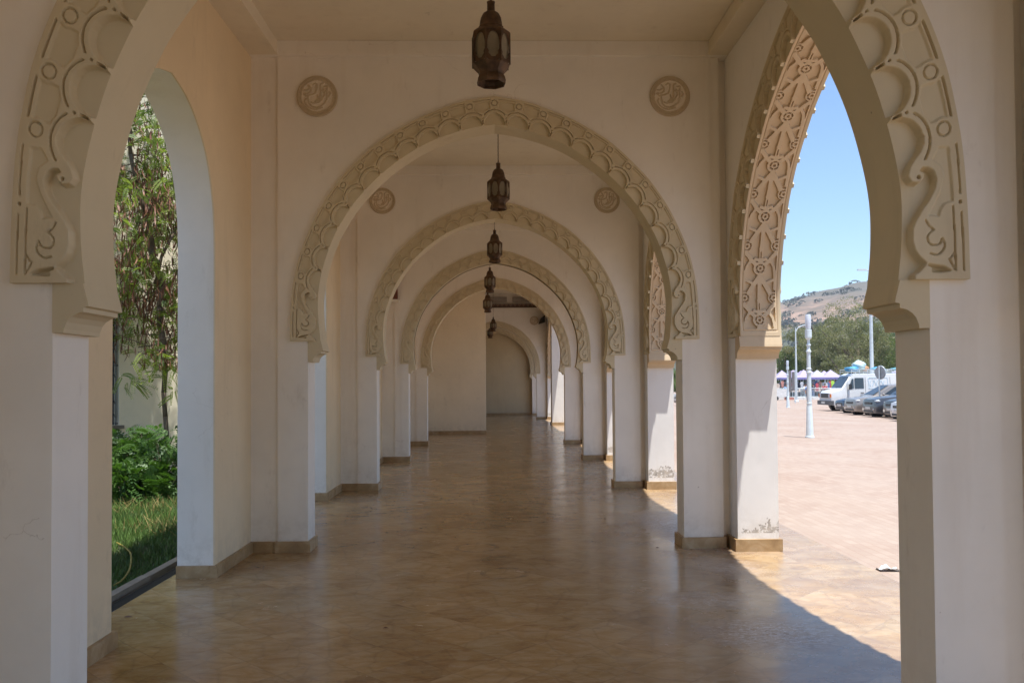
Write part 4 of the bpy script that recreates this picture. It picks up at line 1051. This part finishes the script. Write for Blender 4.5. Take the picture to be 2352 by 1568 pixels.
def van():
    p = at_y(1905, 930, 51.3); p = Vector((p.x-.25, 51.3, ground_z(p.x+2)))
    t = empty('van', p, rz=R(180), label='white delivery van with loaded roof rack parked behind the dark blue saloon', cat='van')
    hw = .97; Ln = 5.4
    VW = m_paint('van_white', (.74, .75, .74), 0, .4)
    def ring(d, zb, z1, zt, w0, w1, wt): x = -d; return [(x, -w0*hw, zb), (x, -w1*hw, z1), (x, -wt*hw, zt-.06), (x, -(wt-.1)*hw, zt), (x, (wt-.1)*hw, zt), (x, wt*hw, zt-.06), (x, w1*hw, z1), (x, w0*hw, zb)]
    st = [(0, .42, .72, 1.12, .93, .96, .90), (.10, .38, .80, 1.24, .96, 1, .93), (.62, .38, .9, 1.38, .97, 1, .93), (.70, .38, .9, 1.42, .97, 1, .92), (1.28, .38, 1.0, 2.22, .97, 1, .86), (1.55, .38, 1.0, 2.34, .97, 1, .88), (Ln-.1, .38, 1.0, 2.36, .97, 1, .90), (Ln, .42, 1.0, 2.28, .95, .98, .88)]
    loft(st, VW, 'body', t, ring)
    g_ = MB(); g_.add([(-.745, -.78, 1.48), (-.745, .78, 1.48), (-1.235, .70, 2.14), (-1.235, -.70, 2.14)], [(0, 1, 2, 3)])
    g_.v = [(x+.035, y, z+.012) for x, y, z in g_.v]; g_.build('windscreen', GLASS, t, fix=False)
    for sg in (-1, 1):
        yb = lambda z: sg*(hw*(1-(z-1.0)*.09)+.012)
        s_ = MB(); s_.add([(-1.06, yb(1.40), 1.40), (-1.40, yb(1.40), 1.40), (-1.40, yb(2.0), 2.0), (-1.30, yb(2.0), 2.0)], [(0, 1, 2, 3)]); s_.build('quarter_window', GLASS, t, fix=False)
        s_ = MB(); s_.add([(-1.46, yb(1.40), 1.40), (-2.02, yb(1.40), 1.40), (-2.02, yb(2.05), 2.05), (-1.46, yb(2.05), 2.05)], [(0, 1, 2, 3)]); d_ = s_.build('door_window', GLASS, t, fix=False)
        sm = MB()
        for x in (-1.0, -2.12, -3.65): sm.tube((x, sg*(hw+.002), .5), (x, sg*(hw+.002), 1.0), .008, n=4); sm.tube((x, sg*(hw+.002), 1.0), (x, yb(2.1), 2.1), .008, n=4)
        sm.build('door_seam', IRONG, t)
        MB().box(-2.0, -1.80, sg*hw+min(0, sg*.03), sg*hw+max(0, sg*.03), 1.12, 1.16).build('door_handle', BLACKP, t)
        # faint blue lettering panel and flourish on the side
        pnl = MB(); rr = [(-2.35, 1.45), (-2.30, 1.40), (-3.45, 1.40), (-3.5, 1.45), (-3.5, 2.0), (-3.45, 2.05), (-2.35, 2.05), (-2.30, 2.0), (-2.35, 1.45)]
        pnl.path([Vector((x, yb(z)-sg*.004, z)) for x, z in rr], .012, 4)
        for k in range(7):
            x = -2.45-k*.14; pnl.path([Vector((x+.05*math.sin(k*2+q), yb(1.55+.1*q)-sg*.004, 1.52+.1*q)) for q in range(5)], .012, 4)
        pnl.path([Vector((-4.4-.3*math.cos(a), yb(1.9)-sg*.004, 1.95-.28*math.sin(a))) for a in np.linspace(0, 3.1, 9)], .012, 4)
        pnl.path([Vector((-4.4-.2*math.cos(a), yb(1.9)-sg*.004, 1.95-.18*math.sin(a))) for a in np.linspace(0, 3.1, 9)], .012, 4)
        pnl.build('side_lettering', m_simple('faded_blue_paint', (.45, .62, .72), .5), t)
        mi = MB(); mi.box(-1.16, -1.06, sg*(hw+.05)-.04, sg*(hw+.20)+.04 if sg > 0 else sg*(hw+.05)+.04, 1.35, 1.68) if sg > 0 else mi.box(-1.16, -1.06, -(hw+.24), -(hw+.02), 1.35, 1.68)
        mi.build('door_mirror', BLACKP, t)
        MB().box(.012, .045, min(sg*.58, sg*.80), max(sg*.58, sg*.80), .86, 1.08).build('headlight', LENS, t)
        MB().box(.0, .05, min(sg*.81, sg*.94), max(sg*.81, sg*.94), .86, 1.08).build('indicator', ORANGE, t)
    MB().box(.012, .04, -.57, .57, .84, 1.10).build('grille', BLACKP, t)
    MB().box(-.15, .13, -.96, .96, .40, .66).build('bumper', m_simple('grey_bumper', (.10, .10, .10), .6), t)
    MB().box(.131, .15, -.26, .26, .47, .60).build('number_plate', PLATE, t)
    ar = MB()
    for x in (-1.0, -4.25):
        for sg in (-1, 1): ar.tube((x, sg*(hw-.25), .40), (x, sg*(hw+.006), .40), .43, n=24)
    ar.build('wheel_arch', BLACKP, t)
    wheels(t, (-1.0, -4.25), hw+.012, .36)
    rk = MB()
    for z in (2.44, 2.56):
        for sg in (-1, 1): rk.tube((-1.3, sg*.84, z), (-5.3, sg*.84, z), .02, n=6)
        for x in (-1.3, -5.3): rk.tube((x, -.84, z), (x, .84, z), .02, n=6)
    for i in range(9):
        x = -1.3-i*.5
        for sg in (-1, 1): rk.tube((x, sg*.84, 2.28), (x, sg*.84, 2.56), .018, n=6)
        rk.tube((x, -.84, 2.44), (x, .84, 2.44), .018, n=6)
    rk.build('roof_rack', PALE, t)
    o = t.location; W2 = lambda x, y, z: (o.x-x, o.y-y, o.z+z)
    for i, (x, y, z, r, sq, mt, lab) in enumerate(((-1.55, -.35, 2.60, .28, (1.5, 1.2, .55), SKYBLUE, 'blue tarpaulin bundle at the front of the van roof rack'), (-2.1, 0, 2.80, .36, (1.15, 1.2, .85), m_simple('pale_sack', (.42, .55, .56), .8), 'large round pale sack on the van roof rack'),
            (-3.45, .3, 2.62, .25, (1.8, 1.3, .5), SKYBLUE, 'crumpled blue sheet hanging over the middle of the van roof rack'), (-4.7, .1, 2.60, .22, (2.4, 1.6, .45), m_simple('teal_cloth', (.10, .34, .40), .8), 'teal folded cloth at the back of the van roof rack'), (-2.55, .1, 2.64, .22, (1.0, 1.2, .8), m_simple('orange_cloth', (.50, .27, .14), .8), 'small orange-brown bundle beside the round sack on the rack'))):
        m = MB(); c0 = W2(-x*-1, y, z); m.blob((0, 0, 0), r, 3, .16, sq, i+3); 
        tag(m.build('bundle', mt, smooth=True, loc=(o.x-x, o.y+y, o.z+z)), lab, 'luggage', 'luggage on the van roof rack')
van()

# ---------------------------------------------------------------- market
def tent(px, Y, wd, lab, m_):
    p = at_y(px, 880, Y); p.z = ground_z(p.x)
    t = empty('market_tent', p, rz=R(random.uniform(-12, 12)), label=lab, cat='tent', group='pointed market tents in a row')
    h = wd/2; c_ = MB(); z0, z1, zt = 2.15, 2.38, 3.25
    vs = [(-h, -h, z1), (h, -h, z1), (h, h, z1), (-h, h, z1)]
    q = .45; zi = z1+(zt-z1)*.30
    vs += [(-h*q, -h*q, zi), (h*q, -h*q, zi), (h*q, h*q, zi), (-h*q, h*q, zi), (0, 0, zt)]
    c_.add(vs, [(0, 1, 5, 4), (1, 2, 6, 5), (2, 3, 7, 6), (3, 0, 4, 7), (4, 5, 8), (5, 6, 8), (6, 7, 8), (7, 4, 8)]); c_.build('canopy', m_, t)
    va = MB()
    for (a, b) in ((0, 1), (1, 2), (2, 3), (3, 0)):
        A = vs[a]; B = vs[b]; va.add([A, B, (B[0], B[1], z0), (A[0], A[1], z0)], [(0, 1, 2, 3)])
    va.build('valance', m_simple('violet_canvas', (.22, .20, .42), .7), t)
    for sx, sy in ((-1, -1), (1, -1), (1, 1), (-1, 1)): MB().tube((sx*h*.98, sy*h*.98, 0), (sx*h*.98, sy*h*.98, z1), .03, n=6).build('leg', PALE, t)
tents = [(1796, 96, 3.0), (1822, 93, 3.4), (1846, 92, 3.4), (1840, 99, 3), (1862, 98, 3.0), (1877, 94, 2.9), (1908, 93, 3.2), (1893, 101, 3), (2060, 92, 3.2), (2085, 93, 3.2)]
tl = ['leftmost pointed market tent, right against the carved arch pier', 'wide lilac market tent behind the smaller lamp post', 'wide lilac market tent just left of the near white lamp post', 'rear market tent peak between the two wide lilac ones', 'rear lilac tent right behind the near white lamp post', 'pale market tent with the rectangular sign in front',
      'lilac market tent just left of the white van roof', 'rear tent peak between the pale tent and the van', 'market tent showing above the rear of the white van', 'market tent hidden behind the right pillar']
for (a, lab) in zip(tents, tl): tent(*a, lab, TENTM if a[0] != 1877 else TENTW)
cols = [(.6, .1, .12), (.12, .2, .4), (.45, .75, .1), (.6, .6, .62), (.55, .25, .2), (.1, .1, .12), (.65, .5, .4), (.2, .35, .55)]
cm = [m_simple('cloth_'+n_, c_, .8) for n_, c_ in zip(('red', 'blue', 'lime', 'white', 'rust', 'black', 'beige', 'sky'), cols)]
rc_ = random.Random(4)
for i in range(26):
    px = 1788+i*5.0+rc_.uniform(-1, 1); Y = 90+rc_.uniform(0, 3); p = at_y(px, 890, Y); z = ground_z(p.x)
    m = MB(); w_ = rc_.uniform(.14, .26); h_ = rc_.uniform(.6, 1.0); zt = rc_.uniform(1.7, 2.05)
    m.add([(-w_*.5, 0, zt), (w_*.5, 0, zt), (w_*1.2, 0, zt-.22), (w_*.9, 0, zt-.3), (w_*.75, .0, zt-h_), (-w_*.75, 0, zt-h_), (-w_*.9, 0, zt-.3), (-w_*1.2, 0, zt-.22),
           (-w_*.5, .07, zt), (w_*.5, .07, zt), (w_*1.2, .07, zt-.22), (w_*.9, .07, zt-.3), (w_*.75, .09, zt-h_), (-w_*.75, .09, zt-h_), (-w_*.9, .07, zt-.3), (-w_*1.2, .07, zt-.22)],
          [tuple(range(8)), tuple(range(15, 7, -1))]+[(j, (j+1) % 8, (j+1) % 8+8, j+8) for j in range(8)])
    nm = ('red', 'blue', 'lime', 'white', 'rust', 'black', 'beige', 'sky'); c_i = rc_.randrange(8)
    tag(m.build('hanging_garment', cm[c_i], loc=(p.x, Y, z)), 'garment hanging for sale under the market tents', 'garment', 'clothes hanging under the market tents')
# dark interior stock of the stalls: tables with cloths
for i in range(6):
    px = 1800+i*19; p = at_y(px, 890, 94.5); z = ground_z(p.x); t = empty('stall_table', (p.x, 94.5, z), label='cloth-covered stall table standing under the market tents', cat='table', group='stall tables under the tents')
    MB().box(-1.0, 1.0, -.4, .4, .7, .75).build('tabletop', BLACKP, t); MB().box(-.98, .98, -.38, .38, .05, .698).build('cloth', cm[(i*3+1) % 8], t)
# crowd barriers
def barrier():
    t = empty('barrier'); m = MB(); w_ = 2.3
    m.path([Vector((-w_/2, 0, .15)), Vector((-w_/2, 0, 1.05)), Vector((w_/2, 0, 1.05)), Vector((w_/2, 0, .15)), Vector((-w_/2, 0, .15))], .025, 6); m.build('frame', PALE, t)
    b_ = MB()
    for i in range(13): x = -w_/2+.16+i*.165; b_.tube((x, 0, .15), (x, 0, 1.05), .012, n=5)
    b_.build('bars', PALE, t)
    for sx in (-.85, .85): MB().path([Vector((sx, -.28, 0)), Vector((sx, 0, .16)), Vector((sx, .28, 0))], .02, 5).build('foot', PALE, t)
    return t
bt = barrier()
for i in range(6):
    px = 1803+i*20.5; p = at_y(px, 900, 88.6); o = bt if i == 0 else copy_tree(bt); o.location = (p.x, 88.6, ground_z(p.x)+.15); o.rotation_euler = (0, 0, R([4, -9, 6, 0, -5, 3][i]))
    tag(o, 'grey metal crowd barrier standing along the kerb before the tents', 'barrier', 'crowd barriers along the market kerb')
# painted kerb blocks
KR = m_simple('kerb_red', (.50, .22, .18), .8); KW = m_simple('kerb_white', (.72, .70, .66), .8)
p0 = at_y(1780, 900, 87.5).x
tag(MB().box(p0-60, p0+90, 87.9, 130, -.6, -.18).build('pavement', m_simple('market_asphalt', (.23, .22, .21), .9, scale=.5, obj=False)), kind='structure')
for i in range(17):
    x = p0-2.0+i*1.01
    tag(MB().prism([(0, -.02), (.98, -.02), (.98, .26), (.96, .28), (.02, .28), (0, .26)], 0, .28).build('kerb_block', KR if i % 4 == 3 else KW, loc=(x, 87.55, ground_z(x))), ('red' if i % 4 == 3 else 'white')+' painted kerb block in the row before the market', 'kerb block', 'red painted kerb blocks' if i % 4 == 3 else 'white painted kerb blocks')

# a small white parked cart at the left edge
p = at_y(1793, 905, 86.0)
t = empty('market_cart', (p.x, 86, ground_z(p.x)), label='small white box cart at the kerb beside the carved arch pier', cat='cart')
MB().box(-.8, .8, -.4, .4, .35, 1.15).build('box', m_simple('cart_white', (.7, .7, .68), .6), t)
for x in (-.55, .55): MB().tube((x, -.45, .2), (x, -.38, .2), .2, n=16).build('wheel', DARK, t)

# ---------------------------------------------------------------- people (skinned figures)
def skin(name, V, E, Rr, mat, parent, sub=2, root=0):
    me = bpy.data.meshes.new(name); me.from_pydata(V, E, []); o = link(name, me, parent)
    o.modifiers.new('s', 'SKIN'); me.skin_vertices[0].data[root].use_root = True
    for d_, r in zip(me.skin_vertices[0].data, Rr): d_.radius = (r, r) if not isinstance(r, tuple) else r
    o.modifiers.new('u', 'SUBSURF').levels = sub; o.modifiers['u'].render_levels = sub; me.materials.append(mat); return o
SKINM = m_simple('skin', (.36, .2, .13), .6); HAIR = m_simple('hair', (.02, .015, .012), .7)
def person(px, py, H, rz, lab, shirt, trousers, stride=.18, hat=None, Y=None):
    p = at(px, py) if Y is None else at_y(px, py, Y)
    if Y is not None: p.z = ground_z(p.x)
    t = empty('person', p, rz=rz, label=lab, cat='person'); s = H/1.75; h = stride
    V = [(0, 0, .95), (0, 0, 1.15), (0, .0, 1.38), (0, .01, 1.50), (0, .02, 1.58), (0, .015, 1.68), (0, 0, 1.73),
         (-.19, 0, 1.40), (-.25, -.06, 1.13), (-.24, .08, .90), (-.24, .11, .82), (.19, 0, 1.40), (.25, .05, 1.13), (.24, .10, .90), (.24, .12, .82),
         (-.10, 0, .90), (-.10, h*.5, .50), (-.10, h*.4, .08), (-.10, h*.4+.16, .03), (.10, 0, .90), (.10, -h*.3, .50), (.10, -h, .09), (.10, -h+.15, .03)]
    E = [(0, 1), (1, 2), (2, 3), (3, 4), (4, 5), (5, 6), (2, 7), (7, 8), (8, 9), (9, 10), (2, 11), (11, 12), (12, 13), (13, 14), (0, 15), (15, 16), (16, 17), (17, 18), (0, 19), (19, 20), (20, 21), (21, 22)]
    Rr = [(.15, .11), (.135, .10), (.17, .10), .055, .075, .095, .05, .065, .045, .035, .04, .065, .045, .035, .04, .085, .06, .042, .04, .085, .06, .042, .04]
    sc = lambda L_: [tuple(c*s for c in v) for v in L_]
    b = skin('body', sc(V), E, [tuple(x*s for x in r) if isinstance(r, tuple) else r*s for r in Rr], SKINM, t)
    sh = [0, 1, 2, 7, 8, 11, 12]; mp = {v: i for i, v in enumerate(sh)}
    skin('shirt', sc([V[i] for i in sh]), [(mp[a], mp[c]) for a, c in E if a in mp and c in mp], [tuple(x*s*1.14 for x in Rr[i]) if isinstance(Rr[i], tuple) else Rr[i]*s*1.3 for i in sh], shirt, t)
    tr_ = [0, 15, 16, 17, 19, 20, 21]; mp = {v: i for i, v in enumerate(tr_)}
    skin('trousers', sc([V[i] for i in tr_]), [(mp[a], mp[c]) for a, c in E if a in mp and c in mp], [tuple(x*s*1.12 for x in Rr[i]) if isinstance(Rr[i], tuple) else Rr[i]*s*1.28 for i in tr_], trousers, t)
    m = MB(); m.blob((0, -.005*s, 1.695*s), .105*s, 2, .03, (.95, 1.05, .8)); m.build('hair' if hat is None else 'cap', HAIR if hat is None else hat, t, smooth=True)
    f = MB(); f.blob((0, .112*s, 1.635*s), .018*s, 1, 0); f.blob((-.033*s, .098*s, 1.66*s), .010*s, 1, 0); f.blob((.033*s, .098*s, 1.66*s), .010*s, 1, 0); f.build('face_features', SKINM, t)
    return t
person(1857, 925, 1.72, R(160), 'person in dark blue clothes standing partly behind the near white lamp post', cm[1], cm[5], .05)
person(1815, 913, 1.72, R(190), 'person in beige shirt and white cap walking past the smaller lamp post', cm[6], cm[4], .22, cm[3])
person(1849, 905, 1.7, R(200), 'person in white shirt standing among the stalls left of the near lamp post', cm[3], cm[5], .05, Y=90)
person(1868, 905, 1.7, R(120), 'person in black standing at the stalls right of the near lamp post', cm[5], cm[1], .1, Y=89.8)
person(1895, 905, 1.72, R(150), 'person in red jacket just left of the van front', cm[0], cm[5], .1, Y=89.6)
person(1806, 905, 1.68, R(170), 'person in pale blue between the lilac tents and the smaller lamp post', cm[7], cm[5], .1, Y=90.4)

# ---------------------------------------------------------------- trees, houses, hill
def big_tree(px, Y, top_py, rad, lab, mat, seed, base=None, n=11000):
    n = int(2600*rad**1.3)
    p = at_y(px, 880, Y); z0 = ground_z(p.x)-.0; top = at_y(px, top_py, Y).z
    t = empty('tree', (p.x, Y, z0), label=lab, cat='tree', group='trees beyond the market')
    H = top-z0; m = MB(); rt = random.Random(seed)
    m.tube((0, 0, 0), (.3, 0, H*.35), .42, .3, 10); m.build('trunk', BARK, t)
    b = MB()
    for i in range(9):
        a = rt.uniform(0, 6.28); q = Vector((.3, 0, H*rt.uniform(.25, .38))); e = Vector((math.cos(a)*rad*rt.uniform(.4, .8), math.sin(a)*rad*.7, H*rt.uniform(.55, .92))); mid = (q+e)/2+Vector((0, 0, -H*.04))
        b.tube(q, mid, .2, .12, 7); b.tube(mid, e, .12, .04, 6)
    b.build('branch', BARK, t)
    leaf_cards(n, (0, 0, H*.58), (rad*1.12, rad, H*.45), .135, mat, 'crown', t, .9, None, seed, .36, clump=60)
    return t
for i, a in enumerate(((1905, 118, 722, 7.2, 'broad grey-green eucalyptus directly behind the near lamp post', EUC), (1968, 112, 690, 6.0, 'tallest eucalyptus, its crown rising beside the twin-armed street light', EUC), (2050, 116, 735, 6.0, 'dark green tree at the right beside the pillar', EUC2), (1890, 128, 760, 5.0, 'lower eucalyptus left of the near lamp post', EUC),
        (2012, 124, 790, 5.0, 'smaller tree between the tallest eucalyptus and the dark one', EUC2), (1845, 122, 812, 3.8, 'low green tree behind the lilac tents', EUC2), (1790, 120, 795, 4.2, 'dark green tree against the carved arch pier', EUC2), (2110, 112, 720, 6, 'tree hidden behind the right pillar', EUC2),
        (1560, 95, 838, 3.2, 'bright green tree seen in the narrow gap beyond the second street arch', EUC2), (1945, 104, 815, 3.6, 'bushy low tree behind the van roof', EUC), (2005, 102, 842, 2.6, 'small round tree just above the van roof rack', EUC))):
    big_tree(*a, seed=20+i, n=20000)
def house(px, Y, py_top, wd, dp, col_, lab, tiers=1):
    p = at_y(px, 880, Y); top = at_y(px, py_top, Y).z; t = empty('house', (p.x, Y, -.4), label=lab, cat='house', group='houses among the trees on the slope')
    h = top+.4; wm = m_simple('render_'+str(int(px)), col_, .85, scale=.6); m = MB(); m.box(-wd/2, wd/2, 0, dp, 0, h); m.build('wall', wm, t)
    MB().box(-wd/2-.2, wd/2+.2, -.2, dp+.2, h, h+.25).build('roof', wm, t)
    k = max(2, int(wd/3))
    for i in range(k):
        x = -wd/2+wd*(i+.5)/k
        for z in np.arange(h-1.9, max(h-8, .5), -3.0): MB().box(x-.5, x+.5, -.04, -.003, z-.6, z+.6).build('window', GLASS, t)
house(1822, 175, 806, 11, 8, (.72, .66, .56), 'long cream flat-roofed house behind the low trees on the left')
house(1990, 190, 792, 9, 8, (.66, .50, .42), 'pinkish house between the tallest eucalyptus and the street light')
house(2012, 210, 775, 10, 8, (.70, .58, .50), 'pale pink house higher up behind the street light pole')
house(2030, 160, 812, 7, 7, (.62, .54, .48), 'small beige house right of the street light')
house(1950, 260, 745, 9, 8, (.70, .64, .56), 'pale house glimpsed between the eucalyptus crowns')

def hz(x, y):
    crest = np.maximum(0, 111-.00135*(x-440)**2)
    f = np.clip((y-190)/720, 0, 1); f = f*f*(3-2*f)*.55+f*.45
    back = np.clip((1700-y)/790, 0, 1)
    return crest*np.minimum(f, back**.7)+1.8*np.sin(x*.05+y*.021)*f+1.0*np.sin(x*.13-y*.07)*f-.6
gx, gy = np.meshgrid(np.linspace(-150, 1000, 150), np.linspace(190, 1700, 170), indexing='ij'); gz = hz(gx, gy)
i = np.arange(gx.size).reshape(gx.shape); q = np.stack([i[:-1, :-1], i[1:, :-1], i[1:, 1:], i[:-1, 1:]], -1).reshape(-1, 4)
t = NT('hill_earth'); p = t.P(scale=(1, 1, 1)); n1 = t.noise(t.P(scale=(.014, .014, .11)), 1.6, 8, .72, .6); n2 = t.noise(t.P(), .06, 6, .7); z = t.sep(p)[2]
band = t.math('ADD', z, t.math('MULTIPLY', t.noise(t.P(scale=(.006, .006, 0)), 1, 3), 34))
base = t.ramp(n1, [(.3, (.12, .095, .062)), (.45, (.17, .12, .08)), (.58, (.34, .215, .145)), (.66, (.40, .27, .19)), (.8, (.15, .115, .08))])
upper = t.ramp(n2, [(.3, (.085, .08, .058)), (.7, (.135, .115, .085))])
mr = t.n('ShaderNodeMapRange'); t.l(band, mr.inputs[0]); mr.inputs[1].default_value = 84; mr.inputs[2].default_value = 106
c_ = t.mix(mr.outputs[0], base, upper)
ml = t.n('ShaderNodeMapRange'); t.l(band, ml.inputs[0]); ml.inputs[1].default_value = 72; ml.inputs[2].default_value = 60
c_ = t.mix(ml.outputs[0], c_, (.075, .082, .045)); t.col(c_); t.rough(.95)
hill = link('hill', np_mesh('hill', np.stack([gx, gy, gz], -1), q, t.m)); tag(hill, kind='structure')
# scrub on the hill: clumps of leaf cards, denser low down
g = np.random.default_rng(12); N = 5200
sx = g.uniform(60, 760, N); sy = 230+g.uniform(0, 1, N)**.8*760; sz = hz(sx, sy); lowd = np.clip(1.15-sz/62, .05, 1)+.10*(np.sin(sx*.06)*np.sin(sy*.03) > .3)
keep = g.uniform(0, 1, N) < lowd+.11*(sz > 70); sx, sy, sz = sx[keep], sy[keep], sz[keep]
V = []
for a_, b_, c2 in zip(sx, sy, sz):
    r = g.uniform(1.8, 5.0); k = 60; d = g.normal(0, 1, (k, 3)); d /= np.linalg.norm(d, axis=1)[:, None]; P = np.array([a_, b_, c2+r*.25])+d*np.array([r*1.3, r*1.3, r*.62])
    u = g.normal(0, 1, (k, 3)); u /= np.linalg.norm(u, axis=1)[:, None]; w2 = np.cross(u, g.normal(0, 1, (k, 3))); w2 /= np.linalg.norm(w2, axis=1)[:, None]; s_ = r*.27
    V.append(np.stack([P-u*s_, P+w2*s_*.8, P+u*s_, P-w2*s_*.8], 1).reshape(-1, 3))
V = np.concatenate(V); tag(link('scrub', np_mesh('scrub', V, np.arange(len(V)).reshape(-1, 4), SCRUB, False)), kind='stuff', label='dark scrub bushes scattered over the hillside')

# ---------------------------------------------------------------- haze over the plaza and hills
hm = bpy.data.materials.new('haze_air'); hm.use_nodes = True; ht = hm.node_tree; ht.nodes.clear()
pv = ht.nodes.new('ShaderNodeVolumePrincipled'); oo = ht.nodes.new('ShaderNodeOutputMaterial'); ht.links.new(pv.outputs[0], oo.inputs['Volume'])
pv.inputs['Color'].default_value = (.80, .88, 1, 1); pv.inputs['Density'].default_value = .00024; pv.inputs['Anisotropy'].default_value = .2
tag(MB().box(-905, 2605, -905, 3005, -1.6, 135).build('haze', hm), kind='stuff', label='thin pale air over the plaza and the hill')
